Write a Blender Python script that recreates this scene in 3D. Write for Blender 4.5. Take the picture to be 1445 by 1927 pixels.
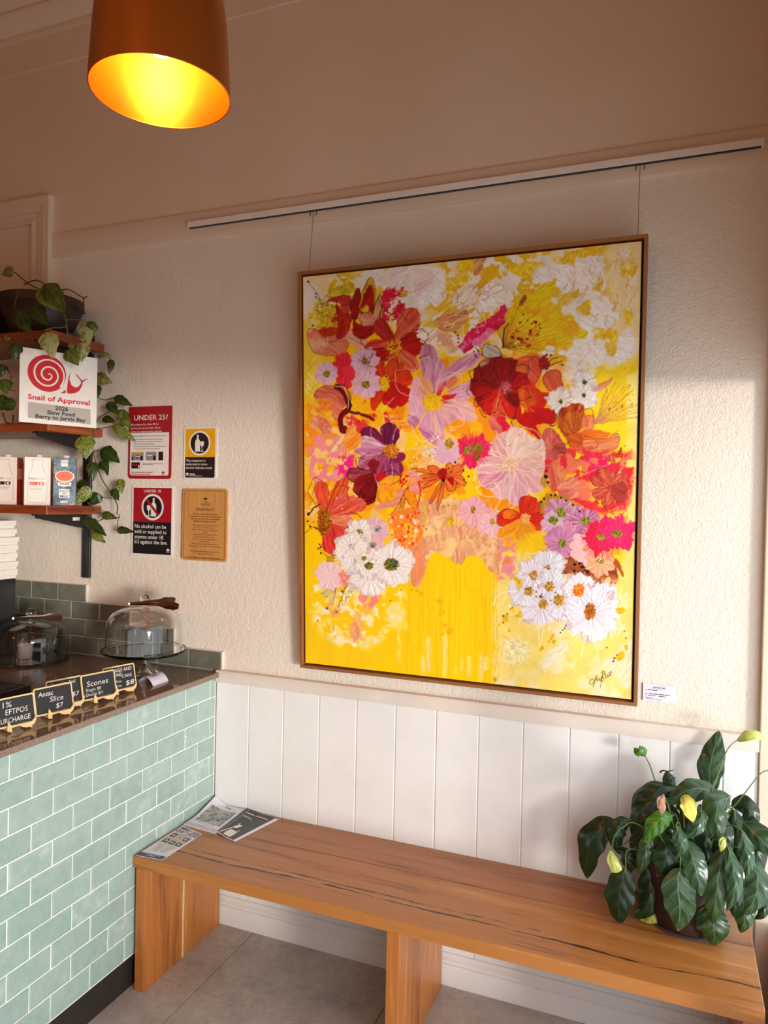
import bpy, bmesh, math, random
import numpy as np
from mathutils import Vector, Matrix
for o in list(bpy.data.objects): bpy.data.objects.remove(o)
S = bpy.context.scene
COL = S.collection
PI = math.pi
# ------------------------------------------------------------------ camera
FPX, YAW, PITCH, ROLL = 1378.74, math.radians(-21.688), math.radians(-.771), math.radians(1.1957)
CAM = Vector((1.6792, -2.4724, 1.6712))
_f = Vector((math.sin(YAW)*math.cos(PITCH), math.cos(YAW)*math.cos(PITCH), math.sin(PITCH)))
_r0 = Vector((math.cos(YAW), -math.sin(YAW), 0)); _u0 = _r0.cross(_f)
_r = _r0*math.cos(ROLL)+_u0*math.sin(ROLL); _u = -_r0*math.sin(ROLL)+_u0*math.cos(ROLL)
cd = bpy.data.cameras.new('camera'); cam = bpy.data.objects.new('camera', cd); COL.objects.link(cam)
cam.matrix_world = Matrix(((_r.x, _u.x, -_f.x, CAM.x), (_r.y, _u.y, -_f.y, CAM.y), (_r.z, _u.z, -_f.z, CAM.z), (0, 0, 0, 1)))
cd.sensor_fit = 'VERTICAL'; cd.sensor_height = 36; cd.lens = FPX/1927*36; cd.clip_start = .02
S.camera = cam
# ------------------------------------------------------------------ daylight, exposure
w = bpy.data.worlds.new('sky'); S.world = w; w.use_nodes = True
bg = w.node_tree.nodes['Background']; bg.inputs[0].default_value = (.86, .93, 1., 1); bg.inputs[1].default_value = 2.6
sl = bpy.data.lights.new('sun', 'SUN'); sl.energy = 2.3; sl.angle = math.radians(10); sl.color = (1., .97, .92)
sun = bpy.data.objects.new('sun', sl); COL.objects.link(sun)
sun.rotation_euler = Vector((-.80, .60, .0)).to_track_quat('-Z', 'Y').to_euler()
S.view_settings.view_transform = 'Standard'; S.view_settings.look = 'None'; S.view_settings.gamma = 1
S.view_settings.use_curve_mapping = False; S.view_settings.exposure = -0.07
for i, (x, y, z) in enumerate([(-1.4, -3.3, 2.9), (.9, -4.0, 2.9)]):      # unseen warm fill points behind the viewer, added to warm the upper wall
    pl_ = bpy.data.lights.new('warm_fill', 'POINT'); pl_.energy = 15; pl_.color = (1., .46, .18); pl_.shadow_soft_size = .16
    po_ = bpy.data.objects.new('warm_fill', pl_); COL.objects.link(po_); po_.location = (x, y, z)
LAMP_W = 120.0            # strength of the pendant's bulb

# ------------------------------------------------------------------ helpers
def at(u, v, y):         # the point on the plane y seen at a measured spot of the photograph
    d = _f + _r*((u-722.5)/FPX) - _u*((v-963.5)/FPX); t = (y-CAM.y)/d.y; return CAM+d*t
def lin(c):
    return tuple((x/12.92 if x <= .04045 else ((x+.055)/1.055)**2.4) for x in c)
def h(s): return tuple(int(s[i:i+2], 16)/255 for i in (0, 2, 4))
class NT:
    def __init__(s, name):
        s.m = bpy.data.materials.new(name); s.m.use_nodes = True; s.t = s.m.node_tree; s.p = s.t.nodes['Principled BSDF']
    def n(s, t, **k):
        x = s.t.nodes.new('ShaderNode'+t)
        for a, b in k.items(): setattr(x, a, b)
        return x
    def l(s, a, b): s.t.links.new(a, b)
    def set(s, **k):
        for a, b in k.items():
            i = s.p.inputs[a.replace('_', ' ')]; i.default_value = (*b, 1) if isinstance(b, tuple) and len(b) == 3 else b
    def math(s, op, a, b=0., clamp=False):
        x = s.n('Math', operation=op); x.use_clamp = clamp
        for i, q in enumerate((a, b)):
            if hasattr(q, 'node'): s.l(q, x.inputs[i])
            else: x.inputs[i].default_value = q
        return x.outputs[0]
    def coord(s, scale=(1, 1, 1), kind='Object', rot=(0, 0, 0)):
        c = s.n('TexCoord'); m = s.n('Mapping'); m.inputs['Scale'].default_value = scale; m.inputs['Rotation'].default_value = rot
        s.l(c.outputs[kind], m.inputs[0]); return m.outputs[0]
    def noise(s, vec, scale, detail=3, rough=.5, dist=0.):
        x = s.n('TexNoise'); x.inputs['Scale'].default_value = scale; x.inputs['Detail'].default_value = detail
        x.inputs['Roughness'].default_value = rough; x.inputs['Distortion'].default_value = dist
        s.l(vec, x.inputs['Vector']); return x.outputs['Fac']
    def ramp(s, fac, stops):
        x = s.n('ValToRGB'); e = x.color_ramp.elements
        while len(e) < len(stops): e.new(.5)
        for q, (p, c) in zip(e, stops): q.position = p; q.color = (*lin(c), 1)
        s.l(fac, x.inputs[0]); return x.outputs[0]
    def mix(s, fac, a, b):
        x = s.n('Mix', data_type='RGBA'); 
        for i, q in ((0, fac), (6, a), (7, b)):
            if hasattr(q, 'node'): s.l(q, x.inputs[i])
            else: x.inputs[i].default_value = (*lin(q), 1) if isinstance(q, tuple) else q
        return x.outputs[2]
    def bump(s, hgt, strength=.3, dist=.01):
        x = s.n('Bump'); x.inputs['Strength'].default_value = strength; x.inputs['Distance'].default_value = dist
        s.l(hgt, x.inputs['Height']); s.l(x.outputs[0], s.p.inputs['Normal'])
    def col(s, c): s.l(c, s.p.inputs['Base Color'])
def flat(name, c, rough=.5, metal=0., vary=.06, spec=.5, scale=30, **k):
    q = NT(name); v = q.noise(q.coord(), scale, 3)
    a = tuple(max(0, x*(1-vary)) for x in c); b = tuple(min(1, x*(1+vary*.6)) for x in c)
    q.col(q.ramp(v, [(.3, a), (.7, b)])); q.set(Roughness=rough, Metallic=metal, Specular_IOR_Level=spec, **k); return q.m
def wood(name, c1, c2, c3, axis=0, dens=1., rough=.38, veins=(), bump=.12, seed=0.):
    q = NT(name); st = [22*dens]*3; st[axis] = 1.3*dens; cc = q.n('TexCoord'); ad = q.n('VectorMath', operation='ADD')
    oi = q.n('ObjectInfo'); sc = q.n('VectorMath', operation='SCALE'); q.l(oi.outputs['Random'], sc.inputs['Scale']); sc.inputs[0].default_value = (7.3, 3.1, 5.7)
    q.l(cc.outputs['Object'], ad.inputs[0]); q.l(sc.outputs[0], ad.inputs[1])
    mp = q.n('Mapping'); mp.inputs['Scale'].default_value = st; q.l(ad.outputs[0], mp.inputs[0]); vec = mp.outputs[0]
    a = q.noise(vec, .55, 5, .6, .9); b = q.noise(vec, 3.2, 4, .65, .3); c = q.noise(vec, 14, 2, .5)
    f = q.math('ADD', q.math('MULTIPLY', a, .62), q.math('ADD', q.math('MULTIPLY', b, .28), q.math('MULTIPLY', c, .10)))
    colr = q.ramp(f, [(.37, c1), (.475, c2), (.545, c2), (.64, c3)])
    sx = q.n('SeparateXYZ'); q.l(cc.outputs['Object'], sx.inputs[0])
    oth = 1 if axis == 0 else 0
    for (y0, amp, wd, fr, sd, x0, x1) in veins:        # dark gum veins that wander along the grain
        cb = q.n('CombineXYZ'); q.l(sx.outputs[axis], cb.inputs[0]); cb.inputs[1].default_value = sd
        wv = q.math('MULTIPLY', q.math('SUBTRACT', q.noise(cb.outputs[0], fr, 4, .6), .5), amp)
        wn = q.math('MULTIPLY', q.math('SUBTRACT', q.noise(cb.outputs[0], fr*2.3, 3, .7), .33), wd*4.8)
        dd = q.math('ABSOLUTE', q.math('SUBTRACT', q.math('SUBTRACT', sx.outputs[oth], y0), wv))
        k = q.math('MULTIPLY', q.math('SUBTRACT', wn, dd), 900, True)
        if x1 > x0:
            k = q.math('MULTIPLY', k, q.math('MULTIPLY', q.math('GREATER_THAN', sx.outputs[axis], x0), q.math('LESS_THAN', sx.outputs[axis], x1)))
        colr = q.mix(q.math('MULTIPLY', k, .92), colr, (.13, .07, .045))
    q.col(colr); q.set(Roughness=rough, Specular_IOR_Level=.5); q.bump(f, bump, .004); return q.m
def glassmat(name, tint=(.97, .99, .98), rough=0.):
    q = NT(name); q.set(Base_Color=tint, Transmission_Weight=1., Roughness=rough, IOR=1.46); return q.m
def setp(o, label=None, cat=None, group=None, kind=None):
    for k, v in (('label', label), ('category', cat), ('group', group), ('kind', kind)):
        if v: o[k] = v
    return o
def thing(name, label, cat, loc=(0, 0, 0), group=None, kind=None):
    o = bpy.data.objects.new(name, None); COL.objects.link(o); o.location = loc; o.empty_display_size = .03
    return setp(o, label, cat, group, kind)
def wloc(o):
    v = Vector((0, 0, 0))
    while o is not None: v += o.location; o = o.parent
    return v
class MB:
    def __init__(s): s.v = []; s.f = []; s.uv = []; s.mi = []
    def add(s, vs, fs, uv=None, mi=0):
        b = len(s.v); s.v += [tuple(x) for x in vs]; s.f += [tuple(i+b for i in f) for f in fs]
        s.uv += list(uv) if uv is not None else [(0, 0)]*len(vs); s.mi += [mi]*len(fs); return s
    def box(s, x0, y0, z0, x1, y1, z1, b=0., M=None):
        if b <= 0:
            vs = [(x, y, z) for z in (z0, z1) for y in (y0, y1) for x in (x0, x1)]
            fs = [(0, 2, 3, 1), (4, 5, 7, 6), (0, 1, 5, 4), (2, 6, 7, 3), (0, 4, 6, 2), (1, 3, 7, 5)]
        else:
            bm = bmesh.new(); bmesh.ops.create_cube(bm, size=1)
            for q in bm.verts: q.co = Vector(((x0+x1)/2+q.co.x*(x1-x0), (y0+y1)/2+q.co.y*(y1-y0), (z0+z1)/2+q.co.z*(z1-z0)))
            bmesh.ops.bevel(bm, geom=bm.edges[:], offset=b, segments=2 if b > .0015 else 1, affect='EDGES', profile=.5)
            bm.verts.index_update(); vs = [q.co.copy() for q in bm.verts]; fs = [[q.index for q in f.verts] for f in bm.faces]; bm.free()
        if M is not None: vs = [M @ Vector(q) for q in vs]
        return s.add(vs, fs)
    def tube(s, pts, r, n=8, caps=True, r2=None):
        P = [Vector(p) for p in pts]; m = len(P); vs = []; fs = []; up = None
        for i, p in enumerate(P):
            t = (P[min(i+1, m-1)]-P[max(i-1, 0)]).normalized()
            if up is None: up = Vector((0, 0, 1)) if abs(t.z) < .9 else Vector((1, 0, 0))
            a = t.cross(up).normalized(); b = a.cross(t); up = b
            rr = r[i] if hasattr(r, '__len__') else (r+(r2-r)*i/(m-1) if r2 is not None else r)
            vs += [p+a*rr*math.cos(2*PI*k/n)+b*rr*math.sin(2*PI*k/n) for k in range(n)]
        for i in range(m-1):
            for k in range(n): fs.append((i*n+k, i*n+(k+1) % n, (i+1)*n+(k+1) % n, (i+1)*n+k))
        if caps: fs += [tuple(range(n-1, -1, -1)), tuple(range((m-1)*n, m*n))]
        return s.add(vs, fs)
    def lathe(s, prof, c, n=40, closed=False):
        vs = []; fs = []; m = len(prof)
        for r, z in prof: vs += [(c[0]+r*math.cos(2*PI*k/n), c[1]+r*math.sin(2*PI*k/n), c[2]+z) for k in range(n)]
        for i in range(m if closed else m-1):
            j = (i+1) % m
            for k in range(n): fs.append((i*n+k, i*n+(k+1) % n, j*n+(k+1) % n, j*n+k))
        return s.add(vs, fs)
    def extrude(s, prof, a, b, fn):        # profile [(p,q)] swept between positions a and b ; fn(t,p,q) gives the point
        m = len(prof); vs = [fn(a, p, q) for p, q in prof]+[fn(b, p, q) for p, q in prof]
        fs = [(i, (i+1) % m, m+(i+1) % m, m+i) for i in range(m)]+[tuple(range(m-1, -1, -1)), tuple(range(m, 2*m))]
        return s.add(vs, fs)
    def poly(s, pts, O, X, Y, d=0.):       # flat outline with thickness d along X x Y
        O, X, Y = Vector(O), Vector(X), Vector(Y); N = X.cross(Y).normalized(); m = len(pts)
        a = [O+X*p+Y*q+N*d for p, q in pts]
        if d <= 0: return s.add(a, [tuple(range(m))])
        b = [O+X*p+Y*q for p, q in pts]
        return s.add(a+b, [tuple(range(m)), tuple(range(2*m-1, m-1, -1))]+[(i, m+i, m+(i+1) % m, (i+1) % m) for i in range(m)])
    def strip(s, pts, wd, O, X, Y, d=.0004):   # flat drawn line of width wd on a plane
        O, X, Y = Vector(O), Vector(X), Vector(Y); N = X.cross(Y).normalized(); vs = []; m = len(pts)
        for i in range(m):
            a, b = pts[max(i-1, 0)], pts[min(i+1, m-1)]; tx, ty = b[0]-a[0], b[1]-a[1]; L = math.hypot(tx, ty) or 1
            w_ = wd[i] if hasattr(wd, '__len__') else wd
            for sg in (-.5, .5): vs.append(O+X*(pts[i][0]-ty/L*w_*sg)+Y*(pts[i][1]+tx/L*w_*sg)+N*d)
        return s.add(vs, [(2*i, 2*i+2, 2*i+3, 2*i+1) for i in range(m-1)])
    def text(s, t, O, X, Y, size, width=None, align='CENTER', bold=0., d=.0005, shear=0.):
        cu = bpy.data.curves.new('t', 'FONT'); cu.body = t; cu.size = 1; cu.align_x = 'LEFT'; cu.offset = bold; cu.resolution_u = 2; cu.shear = shear
        ob = bpy.data.objects.new('t', cu); me = bpy.data.meshes.new_from_object(ob)
        if len(me.vertices):
            vs = np.array([v.co[:] for v in me.vertices]); x0, x1 = vs[:, 0].min(), vs[:, 0].max()
            sx = size if width is None else width/(x1-x0)
            off = {'LEFT': 0, 'CENTER': -(x1-x0)*sx/2, 'RIGHT': -(x1-x0)*sx}[align]
            O, X, Y = Vector(O), Vector(X), Vector(Y); N = X.cross(Y).normalized()
            s.add([O+X*((p[0]-x0)*sx+off)+Y*(p[1]*size)+N*d for p in vs], [list(f.vertices) for f in me.polygons])
        bpy.data.objects.remove(ob); bpy.data.curves.remove(cu); bpy.data.meshes.remove(me); return s
    def build(s, name, mat=None, parent=None, smooth=None, mats=None):
        o0 = wloc(parent) if parent is not None else Vector((0, 0, 0))
        me = bpy.data.meshes.new(name); me.from_pydata([tuple(Vector(v)-o0) for v in s.v], [], s.f); 
        for m in (mats or [mat]): me.materials.append(m)
        if mats: me.polygons.foreach_set('material_index', s.mi)
        if any(u != (0, 0) for u in s.uv):
            ul = me.uv_layers.new(name='UVMap'); idx = np.empty(len(me.loops), int); me.loops.foreach_get('vertex_index', idx)
            ul.data.foreach_set('uv', np.array(s.uv, float)[idx].ravel())
        bm = bmesh.new(); bm.from_mesh(me); bmesh.ops.recalc_face_normals(bm, faces=bm.faces) if smooth != 'keep' else None; bm.to_mesh(me); bm.free()
        me.update()
        if smooth:
            me.shade_smooth()
            if smooth == True: me.set_sharp_from_angle(angle=math.radians(40))
        ob = bpy.data.objects.new(name, me); COL.objects.link(ob)
        if parent is not None: ob.parent = parent
        return ob
def spl(pts, k=5):
    P = [Vector(p) for p in pts]; o = []; n = len(P)
    for i in range(n-1):
        p0, p1, p2, p3 = P[max(i-1, 0)], P[i], P[i+1], P[min(i+2, n-1)]
        for t in [j/k for j in range(k)]:
            o.append(.5*((2*p1)+(p2-p0)*t+(2*p0-5*p1+4*p2-p3)*t*t+(3*p1-p0-3*p2+p3)*t**3))
    o.append(P[-1]); return o
def rrect(w_, h_, r, n=4, corners=(1, 1, 1, 1)):
    o = []
    for (cx, cy, a0), on in zip(((w_/2-r, -h_/2+r, -90), (w_/2-r, h_/2-r, 0), (-w_/2+r, h_/2-r, 90), (-w_/2+r, -h_/2+r, 180)), corners):
        if not on: o.append((cx+math.copysign(r, cx), cy+math.copysign(r, cy))); continue
        for i in range(n+1):
            a = math.radians(a0+90*i/n); o.append((cx+r*math.cos(a), cy+r*math.sin(a)))
    return o
def ell(cx, cy, rx, ry, n=28): return [(cx+rx*math.cos(2*PI*i/n), cy+ry*math.sin(2*PI*i/n)) for i in range(n)]
EX, EY, EZ = Vector((1, 0, 0)), Vector((0, 1, 0)), Vector((0, 0, 1))
rnd = random.Random(5)

# ------------------------------------------------------------------ room materials
def plaster(name, c1, c2, bs, bd, sc=150):
    q = NT(name); v = q.coord(); n = q.noise(v, 2.2, 4, .6); q.col(q.ramp(n, [(.3, c1), (.7, c2)]))
    q.set(Roughness=.62, Specular_IOR_Level=.25)
    a = q.noise(v, sc, 2, .5); b = q.noise(v, sc*.35, 2, .5); q.bump(q.math('ADD', a, b), bs, bd); return q.m
M_WALL = plaster('wall_paint', h('e9dcca'), h('eee2d2'), .62, .004)
M_TAN = plaster('tan_bounce_paint', h('a47c5a'), h('b08866'), .3, .003)  # unseen left and front walls, tinted tan so bounced light turns brown
M_UP = plaster('shaded_upper_paint', h('dfc9b0'), h('e4d0b9'), .15, .002, 60)  # the cream wall paint, browned to carry the dim warm light up high
M_TRIM = flat('trim_paint', h('e2d6c9'), .38, vary=.03, scale=6)
def board_paint():
    q = NT('board_paint'); v = q.coord(); a = q.noise(v, 5, 4, .6); s_ = q.noise(q.coord((6, 6, 60)), 4, 5, .75)
    sc = q.math('MULTIPLY', q.math('SUBTRACT', s_, .64), 5, True)
    c = q.mix(q.math('MULTIPLY', sc, .35), q.ramp(a, [(.3, h('e9e6e2')), (.7, h('f1efeb'))]), h('a8a39c'))
    q.col(c); q.set(Roughness=.34); q.bump(q.noise(q.coord((1, 1, .2)), 40, 2), .06, .003); return q.m
M_BOARD = board_paint()
M_CEIL = flat('ceiling_bounce_tan', h('b8926e'), .7, vary=.05, scale=3)  # tan tint added to brown the light bounced onto the upper wall
def floormat():
    q = NT('floor_vinyl'); v = q.coord(); oi = q.n('ObjectInfo')
    a = q.noise(v, 5, 6, .68, .6); b = q.noise(v, 34, 4, .7); st = q.noise(v, 120, 2, .5)
    f = q.math('ADD', q.math('MULTIPLY', a, .6), q.math('ADD', q.math('MULTIPLY', b, .4), q.math('MULTIPLY', q.math('SUBTRACT', oi.outputs['Random'], .5), .06)))
    c = q.ramp(f, [(.34, h('a09b93')), (.5, h('bdb8af')), (.66, h('d0ccc3'))])
    c = q.mix(q.math('MULTIPLY', q.math('SUBTRACT', st, .70), 9, True), c, h('4a463f'))
    q.col(c); q.set(Roughness=.42, Specular_IOR_Level=.4); q.bump(f, .08, .002); return q.m
M_FLOOR = floormat()
M_JOINT = flat('floor_joint', h('3a3630'), .8)
M_BLACK = flat('black_paint', h('1a1817'), .4, vary=.1)
M_KICK = flat('kick_laminate', h('2c2621'), .45, vary=.1)
def tilemat(name, c1, c2, edge, bs, rough=.12, bd=.006):
    q = NT(name); v = q.coord(); oi = q.n('ObjectInfo'); ad = q.n('VectorMath', operation='ADD'); sc = q.n('VectorMath', operation='SCALE')
    q.l(oi.outputs['Random'], sc.inputs['Scale']); sc.inputs[0].default_value = (31.7, 17.3, 11.1); q.l(v, ad.inputs[0]); q.l(sc.outputs[0], ad.inputs[1])
    n = q.noise(ad.outputs[0], 22, 4, .6, .4); w_ = q.noise(ad.outputs[0], 34, 2, .5, .8)
    f = q.math('ADD', q.math('MULTIPLY', n, .75), q.math('MULTIPLY', oi.outputs['Random'], .25))
    q.col(q.ramp(f, [(.30, c1), (.62, c2), (.86, edge)])); q.set(Roughness=rough, Specular_IOR_Level=.6, Coat_Weight=.5, Coat_Roughness=.06)
    q.bump(w_, bs, bd); return q.m
M_TILE = tilemat('glazed_tile', h('8ea79d'), h('9eb4aa'), h('c3d2ca'), .5)
M_TILE2 = tilemat('olive_tile', h('69695a'), h('7b7a68'), h('92917e'), .14)
M_GROUT = flat('grout', h('eeeae2'), .8, vary=.03)

# ------------------------------------------------------------------ setting
RX = 1.93; CEZ = 3.92
fl = setp(MB().box(-3.3, -4.7, -.06, RX+.14, .12, -.004).build('floor', M_JOINT), 'grey stone-look vinyl tile floor under the bench', kind='structure')
PX, PY = .618, .61
tile_mesh = None
for i in range(-6, 4):
    for j in range(-7, 1):
        x0, y0 = .206+i*PX, -.40+j*PY; x1, y1 = x0+PX, y0+PY
        x0, x1, y1 = max(x0, -3.2), min(x1, RX), min(y1, .0)
        if x1-x0 < .03 or y1-y0 < .03: continue
        MB().box(x0+.0012, y0+.0012, -.004, x1-.0012, y1-.0012, 0, .0008).build('floor_tile', M_FLOOR, fl)
wb = MB(); wb.box(-3.3, 0, 0, RX+.14, .12, CEZ)
wb = setp(wb.build('wall_back', M_WALL), 'cream rendered back wall behind the painting and bench', kind='structure')
MB().box(-3.3, -.004, 2.80, RX, .0, 3.56, .001).build('frieze', M_UP, wb)
MB().box(-3.3, -.012, 3.56, RX, .0, CEZ, .002).build('frieze', M_UP, wb)
g0, gp = .155, .1525
MB().box(.004, -.0172, .02, RX, .0, .95).build('backing', M_BOARD, wb)
xs = [.0035]+[g0+k*gp for k in range(12)]+[RX]
for a, b in zip(xs[:-1], xs[1:]):
    MB().box(a+.0022, -.0205, .03, b-.0022, -.010, .948, .0016).build('board', M_BOARD, wb)
m = MB(); prof = [(0, 0), (-.026, 0), (-.0275, .004), (-.0275, .040), (-.024, .046), (-.006, .0465), (0, .0465)]
m.extrude(prof, .004, RX, lambda t, p, q: (t, p, .946+q)); setp(m.build('trim_1', M_TRIM, smooth=True), 'cream dado rail capping the white boards', kind='structure')
m = MB(); prof = [(0, 0), (-.010, .002), (-.013, .008), (-.013, .098), (-.010, .106), (0, .108)]
m.extrude(prof, -.897, RX, lambda t, p, q: (t, p, 2.715+q)); setp(m.build('trim_2', M_UP, smooth=True), 'flat picture rail band running above the painting', kind='structure')
m = MB(); prof = [(0, 3.70), (-.020, 3.70), (-.024, 3.715), (-.020, 3.728), (-.045, 3.735), (-.075, 3.77), (-.080, 3.785), (-.074, 3.80), (-.10, 3.81), (-.15, 3.88), (-.16, 3.90), (-.16, CEZ), (0, CEZ)]
m.extrude(prof, -3.3, RX, lambda t, p, q: (t, p, q)); setp(m.build('trim_3', M_UP, smooth=True), 'moulded cornice between wall and ceiling', kind='structure')
m = MB(); prof = [(0, 0), (-.040, 0), (-.040, .062), (-.037, .066), (-.0385, .071), (-.033, .076), (-.034, .081), (-.030, .087), (-.026, .092), (-.024, .104), (-.020, .106), (0, .106)]
m.extrude(prof, .0, RX, lambda t, p, q: (t, p, q)); setp(m.build('baseboard_back', M_BOARD, smooth=True), 'white moulded skirting board under the bench', kind='structure')
setp(MB().box(-3.3, -4.7, CEZ, RX+.14, .12, CEZ+.1).build('ceiling', M_CEIL), 'tan-tinted ceiling', kind='structure')
m = MB(); X0, X1 = RX+.05, RX+.12
m.box(X0, -4.7, 2.06, X1, 0, CEZ); m.box(X0, -.62, 0, X1, -.0, .44); m.box(X0, -.66, 0, X1, -.62, 2.06); m.box(X0, -4.7, 0, X1, -2.9, 2.06)
setp(m.build('wall_right', M_WALL), 'cream wall with the shop window and doorway at the right', kind='structure')
setp(MB().box(RX, -.030, 0, X0, 0, CEZ, .003).build('trim_4', M_UP), 'cream upright frame strip at the right-hand corner', kind='structure')
m = MB(); m.box(-3.42, -4.7, 0, -3.3, .12, CEZ); setp(m.build('wall_left', M_TAN), 'tan-tinted wall at the far left', kind='structure')
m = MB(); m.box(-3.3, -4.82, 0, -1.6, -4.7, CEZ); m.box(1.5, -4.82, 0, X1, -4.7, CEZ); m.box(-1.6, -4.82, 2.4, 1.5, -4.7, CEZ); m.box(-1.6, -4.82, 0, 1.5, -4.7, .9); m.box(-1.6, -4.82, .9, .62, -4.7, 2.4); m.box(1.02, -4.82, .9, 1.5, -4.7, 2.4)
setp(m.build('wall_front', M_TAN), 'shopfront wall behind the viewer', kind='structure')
# blocked-up doorway head at the left
dr = thing('door_1', 'painted-over moulded door surround at the upper left', 'doorway', (-1.2, 0, 2.1), kind='structure'); del dr['category']
def archi(x_out, zt, wd, dep, name):
    pts = [(-3.2, zt), (-3.2, zt-wd), (x_out-wd, zt-wd), (x_out-wd, 2.2), (x_out, 2.2), (x_out, zt)]
    MB().poly([(p, q-2.2) for p, q in pts], (0, 0, 2.2), EX, EZ, dep).build(name, M_UP, dr)
archi(-.897, 2.985, .034, .034, 'architrave'); archi(-.931, 2.951, .030, .026, 'architrave'); archi(-.961, 2.921, .034, .017, 'architrave'); archi(-.995, 2.887, .012, .024, 'bead')
MB().box(-3.2, -.006, 2.2, -1.006, 0, 2.876).build('panel', M_UP, dr); MB().box(-1.035, -.009, 2.2, -1.006, 0, 2.80, .001).build('panel', M_UP, dr)


# ------------------------------------------------------------------ painter for the canvas
class Painter:
    """Paints the flower canvas stroke by stroke into a colour grid and a relief grid (design units ~ 1.8 mm)."""
    def __init__(s, W, H, quad):
        s.W, s.H = W, H
        s.rs = np.random.RandomState(7)
        s.tab = s.rs.rand(256, 256)
        src = [(0, 0), (W, 0), (W, H), (0, H)]
        A = []; b = []
        for (x, y), (u, v) in zip(src, quad):
            A += [[x, y, 1, 0, 0, 0, -u*x, -u*y], [0, 0, 0, x, y, 1, -v*x, -v*y]]; b += [u, v]
        h = np.append(np.linalg.solve(np.array(A, float), np.array(b, float)), 1).reshape(3, 3)
        X, Y = np.meshgrid(np.arange(W) + .5, np.arange(H) + .5)
        d = h[2, 0]*X + h[2, 1]*Y + 1
        s.U = (h[0, 0]*X + h[0, 1]*Y + h[0, 2])/d
        s.V = (h[1, 0]*X + h[1, 1]*Y + h[1, 2])/d
        s.hi = np.linalg.inv(h)
        s.C = np.zeros((H, W, 3)); s.Z = np.zeros((H, W))
    def n(s, x, y, seed=0):
        x = x + seed*17.31; y = y + seed*9.77
        xi = np.floor(x).astype(int); yi = np.floor(y).astype(int)
        fx = x - xi; fy = y - yi; fx = fx*fx*(3-2*fx); fy = fy*fy*(3-2*fy)
        t = s.tab; a = t[yi & 255, xi & 255]; b = t[yi & 255, (xi+1) & 255]; c = t[(yi+1) & 255, xi & 255]; d = t[(yi+1) & 255, (xi+1) & 255]
        return (a*(1-fx)+b*fx)*(1-fy) + (c*(1-fx)+d*fx)*fy
    def fbm(s, x, y, seed=0, o=4):
        r = 0; a = .5; t = 0
        for k in range(o):
            r = r + a*s.n(x*2**k, y*2**k, seed+k*3); t += a; a *= .5
        return r/t
    def box(s, x0, y0, x1, y1):
        P = np.array([(x0, y0, 1), (x1, y0, 1), (x1, y1, 1), (x0, y1, 1)]) @ s.hi.T
        P = P[:, :2]/P[:, 2:]
        a, b = np.floor(P.min(0)).astype(int)-1, np.ceil(P.max(0)).astype(int)+2
        return slice(max(0, a[1]), max(0, min(s.H, b[1]))), slice(max(0, a[0]), max(0, min(s.W, b[0])))
    def put(s, sl, cov, col, z=0.):
        cov = np.clip(cov, 0, 1)
        s.C[sl] += (col - s.C[sl])*cov[..., None]
        if z: s.Z[sl] += cov*z
    def sd(s, u, v, pts):
        n = len(pts); dm = np.full(u.shape, 1e9); ins = np.zeros(u.shape, bool)
        for i in range(n):
            x0, y0 = pts[i]; x1, y1 = pts[(i+1) % n]
            ex, ey = x1-x0, y1-y0; L = ex*ex+ey*ey+1e-9
            t = np.clip(((u-x0)*ex+(v-y0)*ey)/L, 0, 1)
            dm = np.minimum(dm, (u-x0-t*ex)**2+(v-y0-t*ey)**2)
            c = ((y0 > v) != (y1 > v))
            ins ^= c & (u < (ex*(v-y0)/(ey if abs(ey) > 1e-9 else 1e-9)+x0))
        dm = np.sqrt(dm); return np.where(ins, -dm, dm)
    def smooth(s, pts, k=4, closed=True):
        P = np.array(pts, float); n = len(P); o = []
        for i in range(n if closed else n-1):
            g = (lambda j: P[j % n]) if closed else (lambda j: P[min(max(j, 0), n-1)])
            p0, p1, p2, p3 = g(i-1), g(i), g(i+1), g(i+2)
            for t in np.arange(k)/k:
                o.append(.5*((2*p1)+(-p0+p2)*t+(2*p0-5*p1+4*p2-p3)*t*t+(-p0+3*p1-3*p2+p3)*t**3))
        if not closed: o.append(P[-1])
        return o
    def fill(s, pts, c1, c2=None, ang=None, soft=.8, rough=1.5, seed=None, z=.3, hole=0, freq=.28, fa=.24, c3=None, pivot=None, line=None, lw=.9):
        """smooth patch; bristle streaks between c1 and c2 along ang, or radiating from pivot"""
        P = s.smooth(pts); A = np.array(P); m = 6
        sl = s.box(*(A.min(0)-m), *(A.max(0)+m)); u, v = s.U[sl], s.V[sl]
        if u.size == 0: return
        seed = s.rs.randint(200) if seed is None else seed
        d = s.sd(u, v, P) + (s.fbm(u*.16, v*.16, seed, 3)-.5)*2*rough
        cov = np.clip(.5-d/soft/2, 0, 1)
        if hole: cov = cov*np.clip((s.fbm(u*.11, v*.11, seed+5, 3)-hole)*9+.5, 0, 1)
        c1 = np.array(c1, float); c2 = c1*.86 if c2 is None else np.array(c2, float)
        if pivot is not None:
            th = np.arctan2(v-pivot[1], u-pivot[0]); r = np.hypot(u-pivot[0], v-pivot[1])
            t = s.n(th*9, r*.03, seed)*.65+s.n(th*23, r*.05, seed+2)*.35
        elif ang is not None:
            ca, sa = math.cos(ang), math.sin(ang)
            al = u*ca+v*sa; ac = -u*sa+v*ca; w = s.n(u*.05, v*.05, seed+9)*5
            t = s.n(al*.03, (ac+w)*freq, seed)*.6+s.n(al*.05, (ac+w)*freq*2.6, seed+2)*.4
        else: t = s.fbm(u*.06, v*.06, seed, 4)
        t = np.clip((t-.5)*2.1+.5, 0, 1)
        col = c1+(c2-c1)*t[..., None]
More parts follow.
